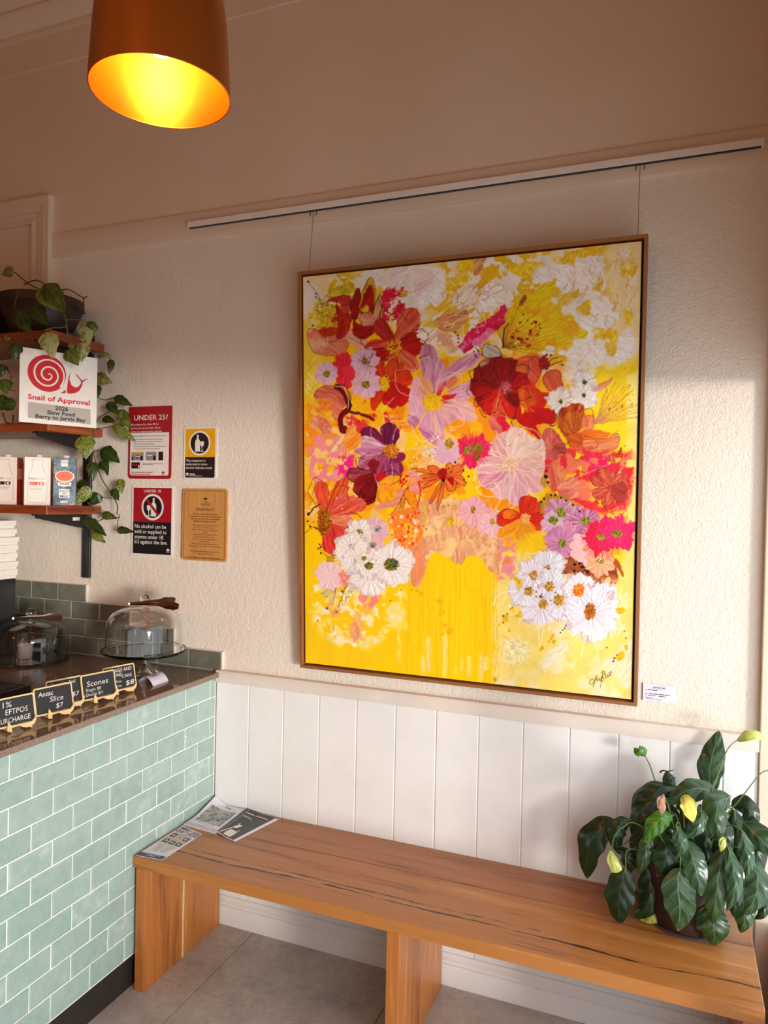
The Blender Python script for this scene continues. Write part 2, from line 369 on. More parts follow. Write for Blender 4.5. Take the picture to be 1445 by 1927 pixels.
        fine = s.n(th*46, r*.09, seed+12) if pivot is not None else (s.n(al*.07, (ac+w)*1.15, seed+12) if ang is not None else s.n(u*.3, v*.3, seed+12))
        col = col*(1+(fine-.5)[..., None]*fa)
        if c3 is not None:
            q = np.clip((s.fbm(u*.05, v*.05, seed+31, 3)-.55)*8, 0, 1)[..., None]; col = col+(np.array(c3, float)-col)*q
        s.put(sl, cov, col)
        s.Z[sl] += cov*(z*.6+(t-.5)*z+np.clip(1-np.abs(d+1.5)/1.6, 0, 1)*z*.9)
        if line is not None: s.line(list(P)+[P[0]], lw, line, raw=True)
    def drag(s, amp, fine=1.4):
        """wet paint dragged a little: irregular, hand-worked edges"""
        U, V, W, H = s.U, s.V, s.W, s.H; X, Y = np.meshgrid(np.arange(W), np.arange(H)); a = U*.075; b = V*.075; g = (U*.28, V*.28); k = s.rs.randint(90)
        dx = (s.fbm(a, b, 61+k, 3)-.5)*amp+(s.n(*g, 71+k)-.5)*fine; dy = (s.fbm(a, b, 62+k, 3)-.5)*amp+(s.n(*g, 72+k)-.5)*fine
        vz = np.clip((U-758)/8, 0, 1)*np.clip((928-U)/8, 0, 1)*np.clip((V-1065)/10, 0, 1); dx *= 1-.9*vz; dy *= 1-.9*vz
        xi = np.clip(X+dx, 0, W-1.001); yi = np.clip(Y+dy, 0, H-1.001); x0 = xi.astype(int); y0 = yi.astype(int); fx = (xi-x0)[..., None]; fy = (yi-y0)[..., None]
        C = s.C; s.C = (C[y0, x0]*(1-fx)+C[y0, x0+1]*fx)*(1-fy)+(C[y0+1, x0]*(1-fx)+C[y0+1, x0+1]*fx)*fy; s.Z = s.Z[y0, x0]
    def contour(s, pts, col, f, th, wd=.012, amt=.6, seed=0):
        A = np.array(pts, float); sl = s.box(*(A.min(0)-5), *(A.max(0)+5)); u, v = s.U[sl], s.V[sl]; q = s.fbm(u*f+s.n(u*f*.8, v*f*.8, seed+1)*1.5, v*f+s.n(u*f*.7, v*f*.7, seed+2)*1.3, seed, 3)
        cov = np.clip(-s.sd(u, v, pts)/8, 0, 1)*np.clip((wd-np.abs(q-th))/wd*1.6, 0, 1)*amt; s.put(sl, cov, np.array(col, float), .25)
    def petal(s, c, a, L, w, c1, c2=None, tip=.62, **k):
        """petal leaving c at angle a (degrees, y down)"""
        a = math.radians(a); ca, sa = math.cos(a), math.sin(a); j = lambda q: q*(1+(s.rs.rand()-.5)*.22)
        pr = [(0, .10), (.25, .30), (tip, .5), (.88, .40), (1, .08), (1, -.08), (.88, -.40), (tip, -.5), (.25, -.30), (0, -.10)]
        pts = []
        for p, q in pr:
            x, y = j(p)*L if 0 < p < 1 else p*L, j(q)*w; pts.append((c[0]+x*ca-y*sa, c[1]+x*sa+y*ca))
        k.setdefault('ang', a); s.fill(pts, c1, c2, **k)
    def daisy(s, c, r, c1, c2, cc=None, cr=.24, n=26, sp=.28, ry=None, z=.9, seed=None):
        ry = ry or r; seed = s.rs.randint(200) if seed is None else seed
        sl = s.box(c[0]-r*1.5, c[1]-ry*1.5, c[0]+r*1.5, c[1]+ry*1.5); u, v = s.U[sl]-c[0], s.V[sl]-c[1]
        if u.size == 0: return
        th = np.arctan2(v/ry, u/r); rr = np.hypot(u/r, v/ry)
        e = 1-sp*.7+sp*(s.n(th*n/6.283*1.0+9, th*0, seed)*1.25+.55*s.n(th*n*.42, th*0+3, seed+1)-.3)
        cov = np.clip((e-rr)*r*.8+.5, 0, 1)
        t = s.n(th*7, rr*1.2, seed+2)*.5+s.n(th*19, rr*2, seed+3)*.5
        t = np.clip((t-.5)*2+.5, 0, 1)
        s.put(sl, cov, np.array(c1, float)+(np.array(c2, float)-np.array(c1, float))*t[..., None])
        s.Z[sl] += cov*(z*.4+(t-.5)*z*1.2)
        if cc is not None: s.core(c, r*cr, cc, ry*cr)
    def wdaisy(s, c, r, c1, c2, sp=.32):
        s.daisy(c, r+2.4, (.82, .74, .76), (.88, .80, .74), sp=sp); s.daisy(c, r, c1, c2, sp=sp)
        s.rays(c, r*.25, r*.98, 0, 360, int(r*.7), (.84, .78, .82), .8, .35); s.rays(c, r*.5, r*1.16, 0, 360, int(r*.6), (.99, .97, .95), 1., .3)
    def core(s, c, r, cc, ry=None):
        ry = ry or r; sl = s.box(c[0]-r*1.6, c[1]-ry*1.6, c[0]+r*1.6, c[1]+ry*1.6); u, v = s.U[sl], s.V[sl]
        if u.size == 0: return
        sd = s.rs.randint(200)
        rr = np.hypot((u-c[0])/r, (v-c[1])/ry)+(s.n(u*.4, v*.4, sd)-.5)*.5
        t = s.n(u*.45, v*.45, sd+1); t2 = np.clip((t-.5)*3+.5, 0, 1)
        c0 = np.array(cc[0], float); c1 = np.array(cc[1], float)
        s.put(sl, np.clip((1-rr)*r*.7+.5, 0, 1), c0+(c1-c0)*t2[..., None], .7)
    def line(s, pts, w, col, raw=False, z=.25, taper=False):
        P = pts if raw else s.smooth(pts, 5, False); P = np.array(P); m = w+2
        sl = s.box(*(P.min(0)-m), *(P.max(0)+m)); u, v = s.U[sl], s.V[sl]
        if u.size == 0: return
        cov = np.zeros(u.shape); n = len(P)-1
        for i in range(n):
            (x0, y0), (x1, y1) = P[i], P[i+1]; ex, ey = x1-x0, y1-y0; L = ex*ex+ey*ey+1e-9
            t = np.clip(((u-x0)*ex+(v-y0)*ey)/L, 0, 1); d = np.hypot(u-x0-t*ex, v-y0-t*ey)
            ww = w*(1-.8*i/n) if taper else w
            cov = np.maximum(cov, np.clip((ww/2-d)/.9+.5, 0, 1)*min(1, ww/.8))
        s.put(sl, cov, np.array(col, float), z)
    def dots(s, L, col, z=.4):
        for x, y, r in L:
            sl = s.box(x-r-2, y-r-2, x+r+2, y+r+2); u, v = s.U[sl], s.V[sl]
            if u.size: s.put(sl, np.clip(r+.5-np.hypot(u-x, v-y), 0, 1)*min(1, r+.3), np.array(col, float), z)
    def spray(s, pts, n, col, r=(.6, 1.6)):
        A = np.array(pts, float); lo, hi = A.min(0), A.max(0); k = 0
        while k < n:
            p = lo+s.rs.rand(2)*(hi-lo); 
            x = np.array([p[0]]); y = np.array([p[1]])
            if s.sd(x, y, pts)[0] < 0:
                c = col[s.rs.randint(len(col))]; s.dots([(p[0], p[1], r[0]+s.rs.rand()**2*(r[1]-r[0]))], c); k += 1
    def rays(s, c, r0, r1, a0, a1, n, col, w=.9, jit=.3):
        for i in range(n):
            a = math.radians(a0+(a1-a0)*(i+s.rs.rand()*.8)/n); q = r1*(1-jit*s.rs.rand())
            s.line([(c[0]+r0*math.cos(a), c[1]+r0*math.sin(a)), (c[0]+q*math.cos(a), c[1]+q*math.sin(a))], w, col, raw=True)
    def field(s, pts, col, soft=14, rough=9, f=.03, seed=0, amt=1., warp=0, th=None, sharp=6):
        A = np.array(pts, float); sl = s.box(*(A.min(0)-30), *(A.max(0)+30)); u, v = s.U[sl], s.V[sl]
        if u.size == 0: return
        d = s.sd(u, v, pts)+(s.fbm(u*f*2, v*f*2, seed+40)-.5)*2*rough
        cov = np.clip(.5-d/soft, 0, 1)*amt
        if th is not None:
            uu = u+warp*(s.fbm(u*f*.8, v*f*.8, seed+7)-.5); vv = v+warp*(s.fbm(u*f*.8, v*f*.8, seed+19)-.5)
            q = s.fbm(uu*f, vv*f, seed, 4); m = np.clip((q-th)*sharp*3+.5, 0, 1); cov = cov*m
            s.Z[sl] += cov*.3
        c = np.array(col, float)*(1+(s.fbm(u*.05, v*.05, seed+3)-.5)[..., None]*.12)
        s.put(sl, cov, c)

YEL = (1., .80, .02); OCH = (.93, .73, .08); WH = (.96, .92, .87); CRM = (.97, .87, .62); ORG = (.98, .58, .05)
DRED = (.60, .02, .05); RED = (.80, .06, .05); ORED = (.88, .24, .05); COR = (.90, .42, .28); SAL = (.88, .56, .42)
LIL = (.88, .66, .74); MAU = (.73, .42, .56); PNK = (.93, .66, .66); PPK = (.95, .75, .68); PLM = (.52, .10, .30); HOT = (.92, .09, .35)
OLV = ((.42, .38, .08), (.68, .60, .20)); GRN = ((.16, .30, .10), (.40, .45, .18)); BRN = ((.66, .38, .05), (.85, .50, .10)); BLK = (.06, .04, .04)
YC = ((.98, .80, .05), (.90, .62, .05))
def make_painting(W, H, quad):
    p = Painter(W, H, quad); F, L, D, P, dd, rs = p.fill, p.line, p.daisy, p.petal, p.dots, p.rs
    U, V = p.U, p.V
    # ---- ground
    base = np.array(YEL)*np.ones((H, W, 1)); p.C[:] = base*(1+(p.fbm(U*.05, V*.012, 1)-.5)[..., None]*.10)
    full = [(550, 420), (1230, 420), (1230, 1340), (550, 1340)]
    p.field([(540, 430), (1230, 400), (1230, 640), (1130, 740), (1000, 700), (760, 640), (640, 560), (575, 610), (540, 640)], WH, 40, 30, seed=2)
    p.field([(540, 430), (1230, 400), (1230, 500), (900, 520), (540, 560)], CRM, 30, 14, seed=3, th=.50, sharp=3)
    p.field([(830, 430), (1230, 410), (1230, 760), (1100, 760), (960, 640), (800, 620)], OCH, 30, 20, .022, seed=21, th=.535, warp=120, sharp=9)
    p.field([(580, 520), (760, 490), (760, 600), (580, 600)], OCH, 30, 20, .03, seed=5, th=.60, warp=60, sharp=8)
    p.field([(1130, 450), (1230, 430), (1230, 640), (1150, 640)], CRM, 22, 14, .02, seed=27, th=.42, sharp=4)
    for q, c in [([(860, 500), (880, 470), (905, 462), (930, 470), (890, 500), (870, 540), (835, 555)], OCH), ([(945, 500), (985, 520), (1020, 500), (1010, 490)], OCH),
                 ([(1118, 615), (1140, 612), (1162, 620), (1163, 650), (1150, 640), (1120, 630)], OCH), ([(1180, 580), (1192, 585), (1186, 610), (1178, 600)], OCH),
                 ([(1052, 545), (1075, 542), (1070, 570), (1054, 572)], OCH), ([(1085, 575), (1112, 560), (1108, 572), (1088, 582)], OCH), ([(1178, 470), (1192, 462), (1194, 500), (1186, 510)], OCH),
                 ([(1130, 745), (1160, 715), (1195, 690), (1190, 702), (1160, 740), (1140, 760), (1150, 740)], OCH), ([(1040, 482), (1090, 468), (1115, 470), (1085, 482), (1060, 495)], OCH)]:
        F(q, c, (.98, .84, .15), soft=1.2, rough=2.5)
    for q in [[(1010, 500), (1050, 492), (1078, 500), (1080, 540), (1058, 548), (1040, 530), (1000, 528)], [(1083, 485), (1132, 478), (1136, 505), (1110, 545), (1090, 545), (1082, 515)],
              [(1115, 548), (1140, 555), (1165, 590), (1160, 598), (1135, 585), (1112, 590)], [(1100, 600), (1130, 590), (1155, 602), (1140, 612), (1108, 622), (1100, 660), (1085, 640), (1092, 612)],
              [(1165, 630), (1190, 615), (1195, 660), (1180, 690), (1168, 712), (1158, 690)], [(1075, 660), (1110, 640), (1140, 655), (1130, 680), (1120, 700), (1105, 680)], [(860, 560), (890, 548), (880, 580), (860, 590)],
              [(905, 545), (930, 520), (940, 545), (925, 575), (900, 585)], [(780, 510), (820, 500), (840, 520), (820, 560), (785, 580)]]:
        F(q, WH, (.99, .96, .93), ang=.6, soft=1.2, rough=3, z=.5)
    for i in range(46):
        x = 1110+rs.rand()*85; y = 470+rs.rand()*130; a = 1.2+rs.rand()*.8
        L([(x, y), (x+7*math.cos(a)+rs.randn()*2, y+9*math.sin(a)), (x+12*math.cos(a), y+20*math.sin(a))], 1., (.99, .95, .88) if i % 2 else (.80, .62, .36))
    for i in range(14):
        x, y = 1066+rs.rand()*44, 520+rs.rand()*30; L([(x, y), (x-8, y+16), (x-20, y+30)], .9, (.80, .66, .50))
    for i in range(16):
        x, y = 1165+rs.rand()*18, 462+rs.rand()*22; L([(x, y), (x+8, y-4), (x+14, y+5), (x+4, y+6)], 1.2, WH)
    # left yellow swirls, mid oranges
    p.field([(560, 600), (600, 620), (610, 740), (585, 860), (600, 960), (560, 960)], (.98, .84, .25), 14, 10, seed=6)
    for i in range(16):
        x, y = 572+rs.rand()*16, 640+rs.rand()*190; L([(x, y), (x+7, y+9), (x-3, y+18), (x+6, y+30)], 1.6, (.93, .74, .05) if i % 2 else (.99, .92, .55))
    mid = [(565, 760), (700, 700), (900, 640), (1060, 700), (1200, 800), (1200, 980), (1060, 1080), (930, 1000), (790, 1000), (640, 1010), (565, 960)]
    p.field(mid, (.99, .72, .06), 30, 25, .03, seed=8, th=.44)
    p.field(mid, ORG, 30, 25, .035, seed=9, th=.54, sharp=4)
    p.field([(565, 780), (680, 780), (800, 760), (900, 830), (800, 1000), (640, 1000), (560, 960)], (.98, .78, .45), 30, 20, .04, seed=29, th=.58)
    p.field([(1110, 690), (1210, 680), (1210, 1080), (1150, 1100), (1120, 900)], (.99, .84, .08), 22, 16, seed=10)
    p.field([(1185, 700), (1215, 690), (1215, 1100), (1178, 1110), (1180, 900)], (.98, .90, .48), 14, 8, seed=11)
    # lower right pale, vase, lower left
    p.field([(928, 1040), (1000, 1030), (1090, 1080), (1215, 1040), (1215, 1340), (928, 1340)], (.99, .87, .44), 14, 8, seed=12)
    p.field([(935, 1180), (1110, 1150), (1200, 1200), (1215, 1340), (935, 1340)], (.98, .91, .70), 30, 22, .02, seed=13, th=.47, sharp=3)
    F([(1110, 1275), (1180, 1215), (1195, 1215), (1192, 1290), (1170, 1290), (1150, 1260)], (.97, .92, .78), (.95, .88, .66), ang=-.8, soft=6, rough=4)
    F([(1020, 1240), (1060, 1208), (1070, 1225), (1035, 1262), (1022, 1268)], (.98, .93, .80), (.97, .90, .70), ang=-.8, soft=6, rough=4)
    F([(948, 1205), (975, 1200), (1000, 1225), (985, 1250), (950, 1250)], (.99, .92, .72), (.98, .89, .62), soft=8, rough=5)
    F([(760, 1040), (925, 1040), (924, 1160), (923, 1280), (860, 1290), (700, 1290), (690, 1200)], (1., .81, .0), (.99, .80, .0), ang=1.571, soft=2, rough=1, z=.1, fa=.03)
    for i in range(58):
        x = 762+rs.rand()*162; y = 1045+rs.rand()*130; q = 60+rs.rand()*120
        L([(x, y), (x+rs.randn(), y+q*.5), (x+rs.randn(), y+q)], .8+rs.rand()*1.1, [(.97, .74, .0), (1., .85, .10), (.96, .75, .0)][i % 3], z=.15)
    for x, y, q, w in [(803, 1205, 55, 8), (834, 1200, 68, 7), (867, 1240, 22, 4), (880, 1240, 30, 5), (903, 1235, 45, 6), (912, 1240, 22, 8), (747, 1185, 30, 4), (746, 1225, 20, 4), (792, 1240, 28, 6), (855, 1258, 10, 3)]:
        F([(x-w/2, y), (x+w/2, y), (x+w/2, y+q), (x-w/2, y+q)], (.99, .86, .42), (.98, .88, .55), ang=1.57, soft=3, rough=1.5, z=.1)
    for i in range(5): L([(924+i*3.5, 1070+i*8), (923+i*3.6, 1180), (925+i*4, 1280)], 1.1, (.93, .74, .30) if i % 2 else (.99, .93, .62))
    dd([(790, 1117, 4), (782, 1111, 4), (823, 1131, 4), (828, 1132, 4), (827, 1154, 3), (833, 1152, 3), (836, 1177, 4), (843, 1190, 6), (846, 1186, 5), (831, 1194, 3)], (.95, .70, .02))
    F([(926, 1276), (933, 1274), (937, 1282), (930, 1288)], YEL, soft=1)
    ll = [(580, 1100), (640, 1080), (700, 1110), (760, 1110), (757, 1180), (720, 1200), (680, 1225), (620, 1210), (585, 1170)]
    p.field(ll, (.99, .90, .60), 16, 12, .05, seed=14, th=.56, sharp=4, amt=.8)
    p.field(ll, (.99, .95, .85), 14, 10, .07, seed=15, th=.63, sharp=5, amt=.85)
    p.field([(640, 1140), (690, 1130), (680, 1215), (655, 1200)], (.98, .72, .40), 14, 10, .06, seed=16, th=.5)
    p.field([(672, 1095), (712, 1095), (715, 1120), (690, 1150), (672, 1130)], (.97, .55, .50), 5, 6, .1, seed=17, th=.44)
    F([(610, 1135), (630, 1130), (636, 1155), (622, 1160)], (.96, .66, .30), (.98, .80, .45), rough=3); F([(600, 1110), (625, 1080), (640, 1085), (620, 1135), (612, 1130)], (.98, .86, .52), ang=-.9)
    F([(655, 1175), (668, 1170), (672, 1200), (660, 1210)], (.95, .58, .35), (.97, .72, .50), rough=3, ang=1.2)
    for x, y, q, w in [(635, 1085, 30, -14), (650, 1090, 50, -18), (662, 1088, 46, -18), (628, 1090, 46, -8)]: L([(x, y), (x+w*.5, y+q*.5), (x+w, y+q)], .9, (.45, .25, .05))
    dd([(639, 1112, 1.8), (611, 1146, 2), (637, 1124, 1.3), (639, 1137, 1.3), (647, 1129, 1.2), (648, 1124, 1.2), (653, 1122, 1.3), (657, 1113, 1.3), (629, 1150, 1.2), (625, 1177, 1.2), (625, 1182, 1.2), (729, 1129, 1.8), (753, 1111, 1.2), (771, 1110, 1.2), (592, 1166, 1.5), (617, 1110, 1.2), (608, 1122, 1)], (.38, .16, .05))
    # peach curtain above the vase
    F([(775, 960), (800, 940), (870, 940), (935, 960), (938, 1070), (915, 1070), (905, 1050), (880, 1045), (865, 1062), (840, 1050), (815, 1040), (800, 1060), (790, 1100), (778, 1105), (770, 1080), (780, 1020)], (.93, .69, .46), (.88, .58, .42), ang=1.57, soft=1.4, rough=4, c3=(.97, .80, .52))
    for sd_, cc_, th_ in ((91, (.97, .82, .58), .56), (92, (.85, .54, .38), .60), (93, (.90, .62, .50), .57)):
        sl = p.box(775, 930, 940, 1075); u, v = U[sl], V[sl]; q = p.fbm(u*.06+p.n(u*.05, v*.03, sd_+1)*1.6, v*.022+p.n(u*.04, v*.04, sd_+2)*1.2, sd_, 3)
        ins = np.clip(-p.sd(u, v, p.smooth([(785, 950), (935, 960), (934, 1055), (910, 1050), (880, 1030), (865, 1045), (840, 1035), (800, 1045), (785, 1080), (780, 1020)]))/4, 0, 1)
        p.put(sl, ins*np.clip((.035-np.abs(q-th_))*40, 0, 1)*.8, np.array(cc_), .3)
    F([(778, 1040), (795, 1045), (790, 1090), (775, 1105), (770, 1075)], (.92, .54, .38), (.95, .66, .46), ang=1.5, rough=2)
    F([(835, 978), (848, 975), (852, 985), (838, 988)], OCH, rough=3)
    L([(797, 950), (795, 975), (790, 1000), (788, 1012)], 4, OCH); dd([(791, 1000, 3)], OCH)
    for th_, cl, sd_ in ((.47, (.86, .74, .52), 101), (.56, (.99, .97, .92), 104), (.52, (.90, .80, .62), 107)): p.contour([(575, 525), (1205, 455), (1200, 640), (1130, 720), (900, 600), (760, 600), (640, 545), (580, 560)], cl, .028, th_, .010, .7, sd_)
    p.drag(10, 2.2)
    # ---- upper flowers, left
    p.field([(588, 565), (628, 565), (632, 615), (592, 622)], (.85, .72, .12), 6, 6, .2, seed=18, th=.42)
    p.spray([(588, 568), (630, 575), (628, 618), (592, 618)], 90, [(.50, .36, .05), (.92, .80, .2), (.75, .55, .08), (.97, .9, .6)], (.6, 1.6))
    F([(617, 545), (650, 535), (655, 552), (612, 562)], (.88, .80, .15), soft=1.5, rough=2); F([(612, 545), (622, 528), (630, 530), (618, 548)], OCH, rough=2); F([(635, 525), (655, 528), (668, 545), (660, 550), (645, 535)], OCH, rough=3)
    for i in range(14): L([(600+i*4, 570-i*.6), (606+i*4, 556+rs.rand()*8), (613+i*4, 553+rs.rand()*10)], .8, (.58, .40, .10))
    L([(575, 530), (592, 553), (606, 575)], .9, (.40, .25, .05)); dd([(576, 530, 2.2), (589, 558, 1.4), (592, 561, 1.4), (596, 563, 1.3), (579, 596, 1.3), (585, 612, 2), (590, 553, 1.5)], (.40, .22, .06))
    F([(574, 622), (590, 618), (608, 632), (640, 628), (652, 650), (632, 668), (600, 667), (580, 655)], SAL, COR, ang=.3, c3=(.95, .70, .55), line=(.60, .20, .10), lw=.8)
    F([(648, 620), (668, 615), (688, 640), (680, 655), (660, 650), (648, 640)], (.90, .60, .46), (.95, .72, .58), ang=.6)
    F([(611, 568), (625, 558), (655, 555), (652, 590), (638, 580), (634, 568)], (.80, .26, .20), (.68, .05, .05), ang=-.1)
    F([(596, 620), (625, 614), (632, 625), (604, 633)], (.72, .12, .05), (.82, .25, .08), ang=-.2)
    F([(628, 572), (645, 588), (660, 592), (655, 612), (645, 634), (628, 632), (632, 605)], (.66, .03, .05), (.80, .22, .10), pivot=(642, 596))
    for i in range(18): L([(632+rs.randn()*3, 600+rs.randn()*8), (616+rs.rand()*12, 590+rs.rand()*26)], .9, (.70, .06, .08))
    F([(655, 575), (664, 548), (672, 540), (676, 556), (672, 590), (662, 600)], (.70, .03, .04), (.55, .02, .04), ang=-1.2, line=(.35, .02, .03))
    F([(672, 575), (684, 535), (693, 521), (700, 530), (702, 560), (698, 585), (690, 600)], OCH, (.75, .55, .05), ang=-1.2, line=(.45, .28, .05))
    F([(674, 578), (687, 540), (696, 538), (701, 565), (697, 590), (682, 600)], (.62, .02, .04), (.74, .06, .06), ang=-1.2)
    F([(695, 600), (704, 568), (712, 551), (716, 570), (708, 600), (700, 618)], (.86, .48, .38), (.90, .66, .40), ang=-1.2, line=BLK, lw=1.1)
    F([(660, 600), (672, 608), (700, 612), (707, 616), (690, 632), (676, 638), (660, 625)], (.60, .02, .05), (.74, .05, .06), ang=.3)
    F([(672, 595), (690, 585), (700, 592), (698, 610), (680, 612)], (.90, .62, .48), (.82, .40, .30), soft=1, rough=2)
    F([(674, 582), (686, 572), (692, 580), (684, 588)], (.92, .76, .10)); L([(674, 587), (688, 588), (693, 580)], .9, BLK); L([(706, 555), (714, 580), (704, 610), (690, 622)], 1.2, BLK)
    F([(718, 545), (735, 540), (752, 536), (756, 552), (750, 566), (758, 572), (756, 590), (735, 602), (716, 598)], (.80, .05, .16), (.90, .08, .28), rough=4, hole=.36)
    p.spray([(718, 565), (740, 560), (745, 590), (720, 598)], 40, [(.88, .42, .08), (.92, .30, .10), WH], (1, 2.4))
    F([(740, 548), (768, 545), (768, 556), (748, 556)], (.93, .72, .30), hole=.4, rough=4); F([(760, 590), (780, 580), (782, 586), (765, 600)], (.90, .80, .10))
    # big red flower
    c = (742, 650)
    P(c, -130, 62, 30, (.62, .06, .10), (.76, .18, .14)); P(c, -62, 80, 46, COR, (.80, .20, .12)); F([(742, 640), (752, 608), (785, 588), (783, 608), (765, 640)], (.82, .28, .18), (.90, .45, .32), ang=-.9)
    P(c, -20, 48, 34, RED, (.66, .03, .05)); P(c, 8, 50, 30, (.72, .03, .05), RED); P(c, 175, 62, 34, (.78, .10, .10), (.90, .36, .26)); P(c, 150, 58, 26, (.68, .02, .06), RED); P(c, 48, 60, 28, (.90, .50, .36), (.84, .30, .18)); P(c, 105, 40, 24, ORED, COR)
    p.core((738, 652), 15, ((.95, .75, .10), (.78, .25, .05)), 17); p.spray([(726, 640), (752, 638), (750, 668), (728, 666)], 22, [(.62, .10, .03), (.97, .80, .1)], (1, 1.8))
    # orange flower below
    c = (722, 720)
    for a, l, w, q1, q2 in [(-112, 48, 24, ORED, (.80, .14, .04)), (-60, 48, 32, ORED, (.84, .30, .06)), (-18, 52, 34, (.84, .18, .04), ORED), (38, 52, 40, (.76, .05, .04), RED), (70, 48, 34, RED, (.72, .04, .04)), (120, 54, 20, ORED, (.80, .20, .06)), (185, 34, 40, (.80, .10, .04), ORED)]: P(c, a, l, w, q1, q2, line=(.50, .08, .02), lw=.7)
    p.core((720, 721), 10, YC, 14)
    D((645, 695), 21, (.90, .10, .18), (.95, .25, .30), sp=.4, ry=34); p.rays((648, 695), 10, 34, 120, 300, 22, (.85, .06, .12))
    D((610, 702), 22, LIL, (.94, .78, .84), OLV, .3); D((683, 678), 26, LIL, (.92, .76, .82), OLV, .26); p.rays((682, 679), 4, 16, 0, 360, 12, (.55, .20, .25)); D((685, 722), 26, LIL, (.94, .78, .84), OLV, .3)
    # left salmon bloom with dark S
    F([(588, 738), (600, 726), (625, 726), (644, 752), (642, 765), (622, 760), (590, 748)], (.80, .28, .22), (.90, .50, .38), ang=.5, line=(.50, .10, .08), lw=.7)
    F([(586, 752), (612, 750), (630, 765), (632, 788), (612, 786), (590, 770)], ORG, (.92, .48, .22), soft=1.5, rough=2, c3=(.98, .72, .15)); F([(618, 758), (640, 762), (638, 790), (622, 784)], COR, SAL, ang=.7)
    F([(577, 800), (592, 780), (616, 790), (618, 815), (600, 808)], (.94, .66, .52), (.88, .48, .36), ang=.8, soft=2, rough=3); F([(594, 790), (608, 785), (616, 800), (604, 818), (598, 805)], (.88, .40, .28), SAL)
    L([(628, 726), (640, 735), (650, 752), (651, 768), (640, 778), (636, 792), (640, 808), (650, 810)], 10, (.42, .02, .06)); L([(646, 772), (668, 776), (690, 784), (698, 788)], 5, (.45, .03, .06)); dd([(644, 806, 7)], (.45, .02, .05)); L([(630, 722), (645, 725), (656, 745), (653, 770)], 1.4, BLK); L([(626, 724), (640, 728), (651, 748), (649, 768)], 1.2, WH)
    for i in range(9): L([(622+i*3, 830-i), (614+i*4, 862)], 2.5, [(.95, .72, .45), (.97, .50, .15), (.80, .42, .15)][i % 3])
    F([(618, 845), (640, 815), (652, 830), (632, 858), (615, 872)], (.97, .80, .60), (.95, .62, .32), ang=-.9); F([(655, 800), (690, 795), (680, 830), (648, 850), (640, 835)], (.96, .52, .12), (.97, .68, .30), ang=-.8, rough=3)
    p.field([(645, 780), (690, 788), (680, 812), (655, 815)], (.90, .20, .22), 8, 8, .08, seed=33, th=.45)
    p.field([(570, 820), (640, 820), (660, 900), (640, 905), (580, 905)], (.95, .55, .58), 10, 10, .09, seed=34, th=.50, sharp=5); p.field([(625, 860), (660, 855), (662, 900), (632, 890)], (.93, .12, .55), 8, 8, .09, seed=35, th=.42); p.field([(680, 755), (740, 755), (750, 800), (700, 790)], (.90, .16, .10), 10, 10, .08, seed=36, th=.55)
    # purple flower
    c = (732, 846)
    P(c, -143, 68, 30, PLM, (.42, .05, .22)); P(c, -95, 52, 36, (.50, .12, .32), (.36, .04, .18)); P(c, -165, 58, 30, (.92, .78, .78), (.72, .36, .48)); P(c, 178, 68, 28, MAU, (.86, .60, .66)); P(c, 150, 72, 36, (.66, .26, .38), (.80, .50, .56)); P(c, 115, 66, 34, (.56, .12, .28), (.70, .28, .42)); P(c, 82, 52, 38, (.50, .06, .24), (.66, .30, .44)); P(c, 40, 30, 22, (.55, .12, .30), PLM)
    p.core(c, 14, ((.90, .55, .10), (.72, .40, .10)), 14)
    c = (702, 892)
    P(c, 178, 52, 30, (.50, .06, .14), (.68, .26, .30), line=BLK); P(c, 142, 52, 32, (.52, .02, .06), (.74, .16, .10), line=BLK); P(c, 112, 62, 32, (.44, .01, .05), (.56, .04, .08), line=BLK); P(c, -100, 30, 24, (.45, .02, .08), (.6, .1, .14)); P(c, 20, 24, 20, (.80, .08, .14), RED)
    # ---- lilac star flower
    c = (808, 755)
    F([(786, 668), (790, 648), (806, 645), (818, 662), (822, 700), (815, 742), (798, 740), (790, 700)], MAU, (.86, .62, .70), ang=1.45); F([(812, 690), (822, 670), (834, 690), (828, 720), (816, 735)], LIL, (.80, .52, .62), ang=1.8)
    F([(818, 735), (830, 700), (860, 672), (895, 662), (902, 674), (880, 692), (850, 712), (828, 740)], (.80, .48, .60), (.92, .72, .74), ang=-.6)
    F([(838, 738), (860, 722), (890, 712), (896, 728), (885, 745), (855, 750)], (.84, .52, .64), (.92, .68, .74), ang=-.3); F([(826, 765), (848, 748), (878, 752), (894, 782), (880, 792), (845, 782)], PNK, (.93, .72, .66), ang=.5); F([(812, 768), (835, 770), (858, 785), (835, 800), (832, 830), (820, 838), (800, 820), (785, 800), (796, 770)], (.93, .67, .62), (.86, .60, .68), pivot=(808, 755))
    F([(764, 760), (772, 715), (786, 708), (800, 740), (796, 770), (785, 790), (768, 795)], (.90, .68, .74), PNK, ang=1.2); F([(786, 805), (800, 800), (828, 832), (815, 832), (798, 825)], (.76, .36, .56), LIL, ang=.8); F([(764, 780), (785, 785), (782, 800), (768, 803)], LIL, MAU, ang=.8)
    F([(786, 712), (800, 708), (812, 730), (806, 742), (792, 740)], (.95, .68, .40), SAL, ang=1.2); F([(818, 738), (834, 716), (837, 720), (826, 742)], (.80, .14, .08), COR); F([(838, 715), (855, 705), (858, 716), (840, 730)], (.92, .62, .45), COR, ang=-.6); F([(828, 744), (850, 738), (856, 744), (836, 752)], RED, (.90, .5, .4), ang=-.1); F([(825, 750), (840, 752), (850, 757), (832, 757)], (.80, .20, .15), SAL, ang=.2)
    p.core(c, 16, ((.98, .80, .10), (.90, .66, .08)), 17)
    # ---- deep red flower
    c = (945, 727)
